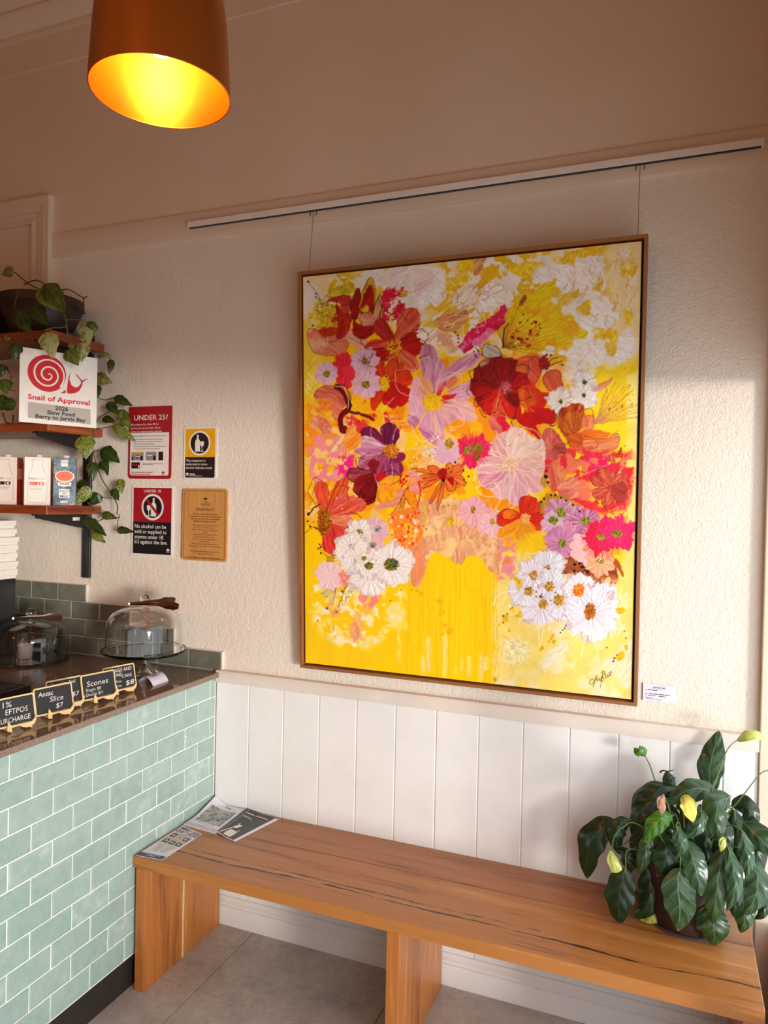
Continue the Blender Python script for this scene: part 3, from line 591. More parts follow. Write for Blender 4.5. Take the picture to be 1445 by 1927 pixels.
    for a, l, w, q1, q2 in [(178, 62, 44, DRED, (.52, .01, .04)), (155, 58, 36, (.72, .05, .04), (.56, .01, .04)), (128, 58, 36, (.80, .14, .05), RED), (100, 62, 32, COR, (.86, .20, .08)), (66, 64, 34, RED, (.86, .16, .06)), (35, 48, 38, (.58, .01, .04), (.50, .01, .03)), (-15, 58, 44, RED, (.72, .03, .05)), (-45, 60, 40, (.70, .02, .05), RED), (-75, 58, 50, (.55, .01, .04), (.62, .02, .05)), (-112, 60, 50, (.54, .01, .04), (.60, .02, .06)), (-150, 64, 42, (.56, .02, .04), (.50, .01, .04))]: P(c, a, l, w, q1, q2)
    p.core((949, 727), 13, ((.50, .04, .10), (.82, .35, .35)), 11); p.rays((949, 727), 2, 15, 0, 360, 16, (.84, .45, .48), .8)
    for q in [[(879, 698), (884, 712), (892, 716)], [(879, 698), (897, 688), (905, 676), (925, 667)], [(905, 745), (890, 748), (893, 762), (905, 760)], [(900, 768), (905, 780), (912, 783)]]: L(q, 1.2, BLK)
    F([(902, 690), (908, 672), (922, 668), (915, 682)], (.80, .55, .45), (.55, .32, .25), ang=-.6); F([(905, 665), (910, 645), (935, 652), (940, 666), (925, 672)], (.85, .80, .72), (.62, .58, .52), ang=.6, line=BLK); p.spray([(885, 650), (905, 645), (908, 665), (890, 672)], 14, [BLK, (.6, .1, .05), (.2, .1, .08)], (.9, 2))
    # coral flower right of it
    F([(968, 692), (980, 668), (1010, 664), (1022, 678), (1005, 690), (985, 700)], (.93, .46, .20), (.86, .30, .14), ang=-.2); F([(990, 700), (995, 675), (1010, 668), (1020, 688), (1004, 722), (995, 715)], COR, (.84, .26, .14), ang=.9, line=(.66, .06, .03)); F([(1020, 712), (1030, 695), (1050, 695), (1058, 715), (1052, 735), (1035, 732)], (.85, .32, .18), (.90, .42, .26), ang=1.1, line=(.70, .06, .04), lw=1.4); p.core((1023, 680), 10, ((.52, .02, .05), (.75, .1, .08)), 14)
    F([(1000, 722), (1020, 735), (1035, 735), (1030, 752), (1015, 770), (1000, 765)], (.86, .22, .06), (.84, .10, .06), rough=2); F([(975, 730), (1000, 720), (1010, 745), (1000, 768), (980, 760)], (.90, .38, .08), (.85, .20, .06), soft=1.5, rough=3)
    for q in [[(1022, 690), (1040, 672), (1062, 668)], [(1025, 688), (1045, 680), (1060, 676)]]: L(q, 2.2, (.55, .05, .14), taper=True)
    dd([(1028, 664, 2.6), (1036, 664, 2.4), (1058, 682, 2.4)], (.50, .06, .08))
    # hot pink lace, sunburst
    F([(862, 655), (872, 632), (895, 608), (930, 588), (946, 570), (950, 580), (945, 610), (925, 625), (900, 635), (878, 660)], HOT, (.80, .02, .22), rough=3.5, c3=(.94, .45, .62)); F([(885, 640), (912, 622), (920, 632), (895, 648)], (.94, .42, .60), (.95, .62, .72), rough=4)
    F([(946, 636), (952, 590), (968, 556), (988, 540), (1012, 545), (1028, 530), (1048, 522), (1036, 556), (1050, 585), (1072, 590), (1092, 612), (1104, 628), (1080, 634), (1066, 655), (1030, 648), (1010, 664), (960, 658)], (.90, .82, .05), (.95, .76, .06), ang=-.5, soft=2, rough=5, c3=(.93, .66, .05))
    for i in range(34):
        a = math.radians(-108+i*3.6+rs.randn()*2); r = 70+rs.rand()*75; L([(945, 652), (945+r*.5*math.cos(a)+rs.randn()*2, 652+r*.5*math.sin(a)), (945+r*math.cos(a), 652+r*math.sin(a))], .9, [(.48, .28, .05), (.70, .44, .12), (.62, .38, .05)][i % 3], taper=True)
    p.spray([(955, 640), (975, 580), (1000, 585), (1020, 620), (1000, 650), (965, 652)], 56, [(.62, .16, .06), (.74, .34, .12), (.50, .10, .05), (.97, .88, .55)], (1, 4))
    F([(975, 570), (985, 553), (989, 558), (980, 572)], (.66, .36, .14)); L([(946, 650), (944, 630), (955, 606)], 2, BLK)
    # cream scribble flowers
    F([(806, 605), (830, 590), (865, 580), (880, 590), (866, 612), (838, 625), (815, 610)], (.76, .44, .20), (.90, .68, .45), ang=-.4, rough=2, c3=(.90, .56, .34)); F([(855, 545), (880, 532), (898, 545), (895, 572), (870, 582), (850, 568)], (.97, .92, .85), (.90, .78, .66), ang=-.8, rough=3); F([(780, 630), (800, 615), (835, 625), (858, 632), (860, 655), (845, 668), (828, 650), (800, 640)], (.97, .92, .84), (.93, .78, .62), ang=-.6, rough=2, c3=(.90, .66, .50)); F([(890, 480), (912, 470), (905, 505), (890, 515)], (.90, .72, .50), (.80, .52, .26), ang=-.8, rough=2)
    for i in range(34):
        x, y = 862+rs.randn()*22, 565+rs.randn()*30; L([(x, y), (x+8+rs.randn()*5, y-6+rs.randn()*6), (x+14+rs.randn()*6, y+5+rs.randn()*6), (x+6, y+10)], 1., (.99, .96, .90) if i % 3 else (.78, .48, .22))
    dd([(853, 622, 2.2), (857, 628, 2), (859, 634, 2.2), (861, 642, 2), (862, 650, 2.3)], (.66, .08, .05))
    for i in range(12): L([(786+i*3, 602), (790+i*3, 612+rs.rand()*6), (800+i*2, 606)], 1.2, OCH)
    F([(735, 445+60), (760, 490), (765, 520), (745, 545), (725, 520)], (.95, .84, .82), (.97, .92, .88), ang=-.8, soft=4, rough=4); F([(780, 520), (805, 508), (815, 520), (780, 560)], (.94, .78, .78), (.97, .9, .86), ang=-.7, soft=5, rough=4)
    # ---- white daisies upper right, spray
    for q in [(1098, 715, 25), (1072, 690, 10), (1105, 692, 8)]: p.rays(q[:2], 4, q[2]+10, 0, 360, 26, WH, 1.1)
    p.wdaisy((1101, 716), 22, WH, (.90, .86, .80)); p.wdaisy((1098, 742), 26, WH, (.90, .86, .80)); p.wdaisy((1054, 752), 24, WH, (.93, .82, .72)); [p.core(q_, 4.5, GRN) for q_ in ((1101, 716), (1099, 742), (1055, 753))]
    F([(1125, 722), (1145, 712), (1153, 705), (1150, 718), (1132, 730)], (.88, .50, .34), (.92, .66, .52), ang=-.5); F([(1112, 728), (1125, 724), (1136, 730), (1118, 735)], (.93, .70, .64))
    for i in range(26):
        a = math.radians(-75+i*2.6+rs.randn()); r = 50+rs.rand()*50; L([(1122, 795), (1122+r*math.cos(a), 795+r*math.sin(a))], .9, [(.84, .56, .36), (.72, .40, .16), (.92, .66, .52)][i % 3])
    p.spray([(1125, 760), (1195, 715), (1200, 760), (1190, 790), (1135, 800)], 46, [(.70, .36, .16), (.88, .56, .40), (.45, .2, .06), (.6, .55, .15)], (.6, 1.7))
    # orange poppy
    F([(1050, 790), (1054, 768), (1070, 762), (1078, 755), (1095, 758), (1102, 772), (1098, 792), (1090, 810), (1065, 818), (1052, 805)], (.64, .18, .04), (.84, .42, .08), pivot=(1078, 812), c3=(.80, .34, .08)); F([(1060, 790), (1072, 772), (1095, 775), (1092, 800), (1080, 818), (1062, 818)], (.86, .46, .10), (.66, .24, .05), pivot=(1082, 822)); F([(1096, 785), (1115, 776), (1122, 785), (1120, 800), (1108, 815), (1098, 808)], (.93, .56, .34), (.88, .42, .22), rough=1.5); F([(1085, 815), (1110, 806), (1152, 812), (1130, 825), (1100, 832)], (.93, .48, .08), (.90, .36, .06), ang=.1)
    F([(1074, 836), (1095, 826), (1140, 822), (1160, 812), (1168, 822), (1162, 842), (1130, 852), (1090, 850)], (.92, .58, .38), (.88, .44, .22), ang=-.15, line=(.62, .22, .06)); F([(1066, 818), (1082, 812), (1098, 820), (1092, 838), (1075, 838)], (.86, .40, .08), (.76, .26, .05), ang=.5, line=(.55, .18, .04), lw=.7)
    # red blossom
    F([(985, 775), (1000, 762), (1040, 770), (1046, 782), (1040, 795), (1010, 796), (1018, 822), (1012, 828), (1000, 812), (985, 800), (972, 792), (972, 780)], (.82, .04, .04), (.74, .02, .06), ang=.5, rough=1); L([(1040, 768), (1048, 782), (1044, 798), (1034, 797)], 1.4, BLK); L([(968, 780), (960, 795), (975, 805)], 1., BLK); p.spray([(985, 765), (1000, 760), (1005, 775), (988, 778)], 22, [(.92, .5, .08), (.85, .15, .06)], (1, 2.2))
    F([(930, 790), (945, 780), (960, 800), (985, 805), (970, 822), (945, 815)], HOT, (.88, .10, .18), rough=3); F([(916, 788), (928, 782), (942, 805), (940, 818), (925, 805)], (.90, .46, .42), (.86, .34, .34), ang=.8)
    # right red thicket
    p.field([(1015, 850), (1060, 840), (1190, 850), (1195, 910), (1180, 960), (1100, 960), (1030, 915)], (.90, .16, .20), 10, 9, .05, seed=37, th=.38); p.field([(1015, 850), (1190, 850), (1190, 950), (1040, 930)], (.93, .46, .32), 10, 9, .07, seed=38, th=.52); p.field([(1095, 860), (1150, 855), (1150, 900), (1100, 890)], HOT, 8, 9, .06, seed=39, th=.40); p.field([(1060, 900), (1170, 890), (1160, 980), (1080, 990)], (.96, .60, .22), 14, 9, .06, seed=43, th=.54)
    F([(1015, 845), (1022, 810), (1040, 805), (1062, 838), (1050, 860), (1025, 862)], (.88, .48, .40), (.80, .28, .26), ang=1.2); F([(1022, 840), (1032, 808), (1040, 812), (1036, 842)], (.88, .36, .30), SAL, ang=1.4); F([(1040, 840), (1062, 832), (1068, 850), (1045, 852)], (.76, .28, .26))
    F([(1030, 905), (1035, 870), (1060, 885), (1058, 912), (1040, 918)], (.93, .56, .36), (.88, .30, .24), ang=1.4); F([(1050, 915), (1075, 895), (1092, 905), (1085, 935), (1060, 935)], (.95, .62, .46), (.88, .40, .34), ang=-.5)
    c = (1148, 916)
    for a, l, w in [(-45, 40, 22), (-10, 38, 24), (25, 40, 34), (100, 36, 22), (150, 34, 22), (-110, 40, 24), (-150, 36, 20)]: P(c, a, l, w, (.90, .42, .26), (.76, .24, .18), line=(.60, .08, .05))
    F([(1152, 915), (1175, 905), (1186, 920), (1172, 944), (1156, 935)], (.74, .26, .20), (.66, .18, .16), ang=.6)
    for q in [[(1070, 905), (1110, 885), (1170, 865)], [(1060, 915), (1120, 915), (1145, 912)], [(1155, 900), (1172, 880), (1176, 855)], [(1180, 870), (1168, 890)]]: L(q, 1.3, (.92, .60, .46))
    F([(1149, 862), (1154, 850), (1158, 866), (1152, 874)], (.90, .45, .30), line=(.58, .1, .05)); F([(1166, 850), (1172, 838), (1174, 846), (1168, 856)], (.80, .3, .12))
    # ---- pale pink flower
    c = (962, 872)
    for a, l, w, q1, q2 in [(-150, 66, 40, PNK, PPK), (-115, 62, 44, PPK, (.90, .62, .58)), (-75, 70, 52, PPK, (.98, .87, .78)), (-35, 72, 54, (.97, .85, .76), PPK), (5, 62, 50, PPK, (.94, .74, .66)), (42, 76, 48, PPK, PNK), (80, 78, 46, PNK, LIL), (115, 68, 44, (.92, .70, .72), PPK), (150, 70, 46, PNK, (.80, .48, .58)), (-178, 70, 40, (.93, .74, .68), PNK)]: P(c, a, l, w, q1, q2, tip=.66, line=(1, .92, .86), lw=.8, rough=2.2)
    for q in [[(962, 872), (940, 850), (905, 842)], [(962, 872), (948, 838), (930, 808)], [(962, 872), (968, 830), (985, 800)], [(968, 868), (1000, 850), (1020, 838)], [(970, 880), (1005, 890), (1024, 900)], [(966, 886), (990, 920), (1028, 945)], [(958, 890), (960, 925), (955, 950)], [(950, 882), (925, 905), (893, 915)], [(945, 872), (915, 872), (890, 880)], [(905, 842), (892, 868), (890, 905)], [(985, 800), (1010, 812), (1022, 840), (1020, 870)], [(893, 915), (905, 930), (930, 935)]]: L(q, 1.2, (1, .94, .88))
    p.core((958, 872), 15, ((.95, .70, .52), (.98, .84, .70)), 14); L([(930, 905), (940, 935), (932, 960), (965, 952), (968, 935)], 1.3, (1, .93, .82))
    # red spiky, small lilac, orange spiky
    D((888, 845), 30, HOT, (.93, .28, .42), sp=.5); p.rays((888, 845), 14, 38, 0, 360, 60, (.90, .08, .22), .9); p.core((878, 845), 8, OLV); p.core((897, 841), 10, ((.45, .34, .05), (.66, .5, .14)), 8); p.core((895, 857), 6, ((.5, .25, .05), (.6, .4, .1)), 8)
    D((838, 848), 26, LIL, (.92, .74, .76)); p.core((842, 833), 8, ((.66, .48, .10), (.84, .66, .20)), 9)
    p.spray([(775, 835), (820, 820), (815, 870), (775, 865)], 70, [(.99, .93, .82), (.98, .88, .70), (.95, .6, .3)], (.8, 3)); F([(796, 848), (808, 840), (812, 845), (800, 854)], (.99, .93, .82))
    c = (835, 892)
    for a, l, w in [(-170, 65, 8), (175, 62, 7), (-155, 36, 14), (118, 62, 6), (103, 68, 6), (20, 42, 18), (-20, 38, 20), (60, 34, 22), (150, 50, 7), (165, 58, 6), (-60, 24, 16)]: P(c, a, l, w, (.88, .32, .12), (.94, .50, .20), line=(.45, .06, .04), lw=.8)
    F([(822, 885), (838, 880), (836, 902), (824, 898)], (.72, .04, .05)); F([(838, 898), (850, 898), (850, 912), (842, 908)], (.76, .05, .05)); dd([(831, 902, 3.2), (854, 868, 2.2), (845, 886, 1.8), (872, 900, 1.8), (880, 894, 1.4), (857, 909, 1.2), (841, 880, 1.5), (870, 884, 1.8)], BLK); dd([(826, 944, 2.5), (833, 936, 2.6), (841, 928, 2.8), (850, 922, 2.8), (833, 951, 2.6), (842, 951, 2), (860, 916, 2.6), (872, 908, 2.4)], (.72, .56, .08))
    # orange flower left of centre
    F([(712, 945), (706, 915), (722, 895), (745, 893), (755, 905), (748, 935), (725, 945)], ORG, (.98, .68, .10), soft=1, rough=1.5, line=(.62, .20, .04), lw=.8); F([(700, 955), (715, 944), (735, 940), (745, 920), (757, 920), (752, 945), (725, 955), (705, 958)], (.92, .58, .48), SAL, ang=-.3); F([(757, 925), (770, 915), (782, 940), (780, 960), (765, 945)], ORG, (.96, .5, .06), line=(.60, .1, .03), lw=.9); F([(746, 960), (755, 930), (760, 940), (755, 960)], (.97, .62, .08), line=(.6, .2, .04), lw=.8)
    L([(755, 930), (742, 955), (730, 970), (726, 980)], 1.4, (.75, .16, .08)); p.spray([(748, 888), (765, 888), (765, 920), (752, 915)], 30, [(.88, .12, .10), (.80, .1, .06), (.93, .3, .2)], (1.2, 3)); p.field([(762, 885), (785, 880), (785, 935), (768, 920)], (.94, .56, .58), 6, 6, .12, seed=44, th=.42); p.spray([(765, 870), (790, 870), (800, 945), (785, 930)], 40, [WH, (.98, .9, .8)], (.7, 1.6)); L([(785, 905), (788, 930), (780, 955)], 4, (.88, .14, .08), taper=True)
    # left red bloom
    c = (608, 975)
    P(c, -98, 72, 26, (.86, .18, .12), (.92, .40, .22), tip=.75); P(c, -62, 88, 26, (.93, .44, .18), (.84, .22, .12), tip=.75, line=(.55, .1, .05), lw=.7); P(c, -48, 62, 22, (.92, .48, .38), (.88, .30, .28)); P(c, -26, 82, 32, (.88, .26, .18), (.92, .44, .32), tip=.75, line=(.55, .08, .05), lw=.7); P(c, 42, 62, 34, (.90, .34, .26), (.86, .22, .18)); P(c, 78, 72, 34, (.82, .08, .10), (.90, .30, .26), tip=.75); P(c, 5, 52, 26, COR, (.95, .60, .42))
    p.core((606, 980), 14, ((.55, .26, .04), (.72, .46, .08)), 26); p.spray([(596, 960), (606, 958), (606, 1005), (596, 1000)], 26, [(.40, .08, .03), (.78, .3, .05)], (1, 2.4)); L([(598, 948), (585, 955), (577, 965)], 2, BLK); dd([(575, 966, 3), (573, 980, 2), (579, 990, 2), (584, 982, 1), (599, 1028, 2), (594, 1032, 1.4), (598, 1040, 2), (597, 1024, 1.3), (590, 992, 1.4)], BLK); L([(586, 992), (596, 996), (600, 1004)], 1.5, BLK); L([(592, 948), (584, 930), (590, 905)], .9, (.7, .35, .05))
    # mottled hydrangea
    p.field([(728, 965), (780, 955), (792, 1000), (785, 1050), (765, 1045), (735, 1020)], (.97, .52, .14), 8, 8, .06, seed=45, th=.35); p.spray([(728, 965), (785, 958), (788, 1040), (735, 1035)], 90, [(.99, .88, .74), (.97, .62, .20), (.93, .25, .18), (.98, .74, .50)], (1.6, 4.2))
    p.field([(766, 1030), (792, 1020), (796, 1080), (775, 1100)], (.93, .56, .36), 8, 8, seed=46)
    # loose outlines, then the surface is dragged again before the crisp top layer
    for cx, cy, r0, n_, cl in ((742, 650, 58, 6, (.30, .04, .04)), (945, 727, 60, 7, BLK), (1148, 916, 40, 6, (.45, .05, .05)), (702, 892, 50, 4, BLK), (640, 600, 44, 4, (.35, .05, .04)), (808, 755, 78, 7, (.99, .90, .90)), (732, 846, 62, 5, (.95, .80, .84)), (1085, 815, 52, 5, (.50, .16, .05)), (608, 975, 66, 5, (.5, .1, .06))):
        for i in range(n_):
            a = 6.283*i/n_+rs.rand()*.8; w_ = .32+rs.rand()*.15; R = r0*(.85+rs.rand()*.3)
            L([(cx+R*.35*math.cos(a-w_), cy+R*.35*math.sin(a-w_)), (cx+R*.8*math.cos(a-w_*.9), cy+R*.8*math.sin(a-w_*.9)), (cx+R*1.06*math.cos(a), cy+R*1.06*math.sin(a)), (cx+R*.8*math.cos(a+w_*.9), cy+R*.8*math.sin(a+w_*.9))], .9, cl)
    p.drag(4.5, 1.6)
    p.spray([(575, 640), (760, 560), (900, 600), (1195, 760), (1190, 1000), (1060, 1060), (800, 1000), (590, 1000)], 170, [(.50, .05, .05), (.93, .70, .10), (.99, .94, .86), (.90, .40, .45), (.80, .30, .08), (.35, .16, .08)], (.5, 1.5))
    # ---- pale and white daisies left
    D((615, 1082), 27, (.95, .76, .76), (.97, .84, .82), sp=.3); F([(610, 1048), (625, 1046), (622, 1056), (612, 1056)], (.80, .62, .12), rough=2)
    p.field([(632, 1075), (665, 1080), (660, 1105), (640, 1100)], (.95, .50, .50), 6, 6, .1, seed=47, th=.42)
    D((700, 998), 27, LIL, (.95, .74, .78)); D((692, 1028), 26, (.93, .70, .76), PNK); p.wdaisy((672, 1002), 24, WH, (.92, .86, .76)); p.core((672, 1002), 7, ((.55, .42, .10), (.80, .72, .55))); p.wdaisy((656, 1032), 30, WH, (.95, .88, .80)); p.core((659, 1030), 7, ((.60, .45, .20), (.75, .6, .4))); p.wdaisy((668, 1055), 27, WH, (.93, .86, .76)); p.core((668, 1055), 6, ((.45, .30, .10), (.9, .8, .6))); p.wdaisy((690, 1082), 36, WH, (.90, .84, .84)); p.wdaisy((692, 1062), 26, WH, (.92, .86, .80)); p.wdaisy((732, 1062), 40, WH, (.93, .88, .84)); pass
    for x, y in [(640, 1048), (690, 1100), (735, 1085), (755, 1045), (700, 1108)]: p.rays((x, y), 4, 22, 0, 360, 14, (1, .97, .93), 1.)
    p.core((706, 995), 7, ((.32, .42, .40), (.75, .75, .68)), 5.5); p.core((698, 1025), 6, ((.28, .34, .30), (.6, .62, .5)), 5); p.core((690, 1064), 8, ((.30, .34, .06), (.55, .52, .10)), 7); p.core((681, 1050), 5, ((.35, .38, .10), (.6, .55, .2)), 4); p.core((733, 1062), 14, ((.28, .34, .08), (.66, .52, .10)), 12); p.core((738, 1060), 6, ((.15, .22, .14), (.4, .45, .35)), 8)
    # ---- orange-red small flower, pink daisies
    D((889, 960), 30, (.94, .70, .70), (.92, .62, .68)); p.core((888, 958), 5, ((.55, .34, .05), (.85, .62, .15)), 7); D((925, 985), 28, (.94, .68, .70), (.95, .76, .76), ry=24); p.core((926, 980), 5, ((.6, .4, .08), (.85, .65, .2)), 6)
    c = (986, 973)
    P(c, 182, 52, 34, (.84, .10, .03), ORED, line=(.55, .04, .02)); F([(945, 962), (960, 958), (970, 966), (962, 976), (948, 974)], (.95, .50, .08), (.90, .36, .06)); P(c, -75, 42, 36, (.84, .10, .03), (.90, .24, .06), line=(.6, .03, .02)); P(c, -30, 46, 32, (.86, .16, .04), ORED); P(c, 15, 46, 34, (.86, .12, .03), (.90, .22, .05), line=(.6, .04, .02)); P(c, 145, 62, 20, (.97, .60, .18), ORG); P(c, 95, 46, 30, ORG, (.96, .66, .20)); P(c, 65, 40, 22, (.97, .58, .10), ORG); p.core((988, 974), 9, ((.93, .60, .30), (.98, .74, .40)), 10)
    p.field([(985, 1005), (1025, 1000), (1020, 1030), (980, 1040)], YEL, 6, 7, .06, seed=48); p.field([(935, 1015), (970, 1015), (968, 1085), (938, 1090)], (.95, .55, .60), 8, 8, .1, seed=49, th=.46); p.field([(935, 1030), (968, 1035), (965, 1060), (938, 1070)], (.96, .55, .24), 8, 8, .1, seed=50, th=.52)
    # ochre halo with black dots, lilac daisies right
    F([(1015, 945), (1030, 930), (1060, 930), (1085, 945), (1098, 965), (1080, 975), (1040, 960), (1020, 965)], (.78, .50, .10), (.90, .66, .16), rough=3, soft=2); F([(1018, 900), (1030, 890), (1034, 912), (1020, 915)], (.90, .66, .20), rough=3)
    F([(1025, 1045), (1060, 1040), (1110, 1050), (1160, 1065), (1164, 1095), (1140, 1115), (1110, 1100), (1075, 1085), (1035, 1070)], (.76, .40, .20), (.55, .22, .08), soft=1.4, rough=4, c3=(.90, .58, .38)); F([(1150, 1065), (1162, 1050), (1172, 1066), (1178, 1085), (1172, 1083), (1164, 1068)], (.78, .36, .05)); F([(1140, 1092), (1150, 1086), (1153, 1094), (1144, 1098)], (.98, .84, .5), rough=2)
    for x, y, r, q1, q2 in [(1052, 962, 28, MAU, LIL), (1040, 985, 24, LIL, (.93, .74, .80)), (1082, 972, 24, LIL, MAU), (1104, 982, 30, (.66, .30, .50), LIL), (1058, 1020, 32, (.88, .60, .72), (.76, .42, .62)), (1104, 1032, 32, (.95, .74, .76), PPK), (1132, 1058, 28, (.94, .62, .44), (.96, .74, .58))]: D((x, y), r, q1, q2, sp=.3)
    for x, y, rx, ry in [(1056, 963, 9, 9), (1042, 978, 9, 8), (1103, 979, 10, 8), (1059, 1022, 8, 8)]: p.core((x, y), rx, ((.36, .40, .06), (.66, .66, .20)), ry)
    p.core((1104, 1032), 5, ((.75, .55, .15), (.95, .7, .4)), 5); p.core((1132, 1055), 7, ((.55, .45, .08), (.95, .85, .55)), 7)
    dd([(1024, 937, 2.2), (1037, 930, 2.2), (1045, 930, 2.2), (1056, 935, 2.2), (1066, 940, 2.2), (1079, 949, 2.2), (1018, 943, 2.2), (1092, 961, 2.2), (1031, 906, 2.4), (1027, 895, 4), (1028, 884, 1.6), (1083, 1062, 3), (1092, 1060, 2.4), (1096, 1067, 2.4), (1100, 1067, 2.2), (1082, 1074, 2.6), (1108, 1076, 2.8), (1103, 1074, 1.6)], BLK)
    D((1132, 1010), 34, HOT, (.90, .10, .22), sp=.5); D((1164, 1002), 34, (.92, .07, .42), (.94, .20, .40), sp=.5); p.rays((1134, 1012), 20, 44, 20, 250, 44, (.86, .05, .18)); p.rays((1164, 1003), 20, 42, -70, 170, 44, (.90, .08, .36)); p.core((1133, 1010), 9, ((.50, .44, .08), (.72, .62, .2)), 6); p.core((1165, 1003), 11, ((.40, .36, .06), (.66, .58, .14)), 7)
    dd([(1165, 954, 3.2), (1174, 952, 2.2), (1157, 965, 3.4), (1176, 965, 2.4), (1168, 969, 3), (1177, 973, 2.4), (1190, 980, 2.6), (1183, 955, 1.8), (1160, 975, 2)], (.90, .48, .40)); dd([(1193, 904, 1.5), (1187, 905, 1.4)], (.5, .25, .05))
    # ---- white daisies lower right
    for x, y, r in [(1005, 1095, 44), (1020, 1150, 40), (985, 1115, 36), (1120, 1150, 52), (1165, 1135, 30), (1150, 1180, 30), (1090, 1180, 30)]: p.rays((x, y), 8, r, 0, 360, 34, (.99, .95, .84), 1.1, .5)
    WL = (.97, .95, .95); WG = (.82, .78, .84)
    WG = (.90, .87, .91); p.wdaisy((1062, 1142), 30, WL, WG); p.wdaisy((1032, 1064), 30, WL, WG); p.wdaisy((1002, 1083), 30, (.96, .86, .89), WL); p.wdaisy((985, 1112), 30, WL, WG); p.wdaisy((1037, 1105), 32, WL, WG); p.wdaisy((1018, 1140), 36, WL, (.94, .88, .92)); p.wdaisy((1050, 1134), 28, WL, WG); p.wdaisy((1138, 1120), 24, WL, WG); p.wdaisy((1091, 1109), 31, WL, (.95, .88, .92)); p.wdaisy((1116, 1154), 50, WL, (.94, .88, .92), .28)
    OC = ((.86, .52, .10), (.50, .42, .08))
    for x, y, rx, ry in [(1004, 1082, 8, 9), (1035, 1104, 9, 10), (995, 1113, 9, 9), (1023, 1137, 9, 9), (1053, 1130, 10, 11)]: p.core((x, y), rx, ((.95, .68, .36), (.62, .48, .10)), ry)
    p.core((1091, 1111), 11, ((.90, .36, .08), (.95, .62, .15)), 12); p.core((1113, 1152), 11, ((.88, .42, .04), (.52, .36, .06)), 15); p.core((1032, 1067), 4, ((.5, .35, .2), (.8, .6, .4)), 5)
    dd([(1009, 1114, 1.6), (1046, 1115, 1.6), (1009, 1123, 1.6), (1018, 1123, 3), (1037, 1131, 1.4), (1026, 1067, 1.3), (1020, 1118, 1.5)], (.40, .26, .10))
    for q in [[(1013, 1170), (1014, 1200), (1017, 1218), (1024, 1175)], [(1082, 1180), (1076, 1215), (1092, 1195)], [(1100, 1190), (1096, 1241), (1105, 1195)], [(1120, 1190), (1121, 1215)], [(1140, 1170), (1142, 1204), (1148, 1180)], [(1150, 1180), (1156, 1206)], [(1160, 1160), (1178, 1185), (1170, 1170)], [(926, 1140), (935, 1122), (955, 1112)], [(945, 1135), (952, 1120)], [(975, 1175), (985, 1160), (992, 1155)], [(1160, 1126), (1170, 1122), (1184, 1123)], [(1160, 1140), (1166, 1140)]]: L(q, 1.3, (1., .96, .82))
    dd([(1034, 1185, 2.6), (1168, 1164, 2.6), (1158, 1145, 2.4), (1172, 1185, 2.6), (1178, 1185, 2.4), (1184, 1195, 2.8), (1168, 1193, 2.4), (958, 1141, 2.6)], (1, .97, .92))
    for q in [[(1165, 1145), (1178, 1145), (1180, 1152), (1170, 1158), (1163, 1152)], [(1163, 1240), (1172, 1228), (1180, 1230), (1178, 1240), (1168, 1246)], [(1180, 1217), (1186, 1216), (1186, 1225), (1181, 1226)], [(1037, 1200), (1043, 1194), (1044, 1200), (1038, 1206)], [(1031, 1208), (1037, 1204), (1036, 1212)], [(1040, 1208), (1046, 1204), (1046, 1212), (1041, 1212)], [(1016, 1222), (1022, 1216), (1025, 1222), (1018, 1227)], [(945, 1166), (950, 1158), (955, 1160), (954, 1170)], [(942, 1170), (948, 1170), (946, 1176)], [(961, 1144), (967, 1146), (964, 1152)], [(968, 1158), (975, 1156), (978, 1150), (982, 1152), (978, 1162), (970, 1163)], [(955, 1190), (958, 1182), (960, 1190)], [(946, 1199), (951, 1199), (949, 1202)], [(934, 1178), (940, 1175), (938, 1180)]]: F(q, (.98, .78, .04), (.92, .68, .02), soft=.8, rough=.8)
    dd([(1160, 1241, 2.2), (1158, 1247, 2.2), (1165, 1235, 1.6), (1145, 1221, 1.6), (1066, 1178, 1.5), (1064, 1183, 1.5), (1060, 1187, 1.5), (1056, 1192, 1.5), (1179, 1189, 1.4), (1182, 1203, 1.5), (946, 1160, 2), (954, 1156, 1.5), (960, 1147, 1.3), (964, 1144, 1.3), (947, 1172, 1.6)], (.42, .32, .14))
    p.field([(966, 1085), (985, 1090), (975, 1110)], OCH, 6, 4, seed=51)
    # signature
    for q in [[(1120, 1282), (1114, 1283), (1112, 1289), (1116, 1291), (1122, 1284), (1126, 1274), (1119, 1296), (1122, 1286), (1126, 1279), (1127, 1285), (1131, 1280), (1132, 1284), (1137, 1276), (1134, 1288)], [(1138, 1266), (1136, 1280), (1133, 1297)], [(1134, 1270), (1140, 1266), (1141, 1272), (1136, 1276), (1140, 1280), (1137, 1285), (1133, 1283)], [(1143, 1270), (1143, 1279), (1146, 1276), (1146, 1272), (1148, 1277), (1151, 1270)], [(1148, 1269), (1155, 1267), (1151, 1274), (1154, 1273)]]: L(q, .8, (.12, .10, .06), z=.05)
    th = p.fbm(U*.02, V*.02, 81, 2)*9; st = p.n((U*np.cos(th)+V*np.sin(th))*.12, (V*np.cos(th)-U*np.sin(th))*.55, 82)
    C = p.C*(1+(st-.5)[..., None]*.06)
    return np.clip(C, 0, 1), p.Z+(st-.5)*.4

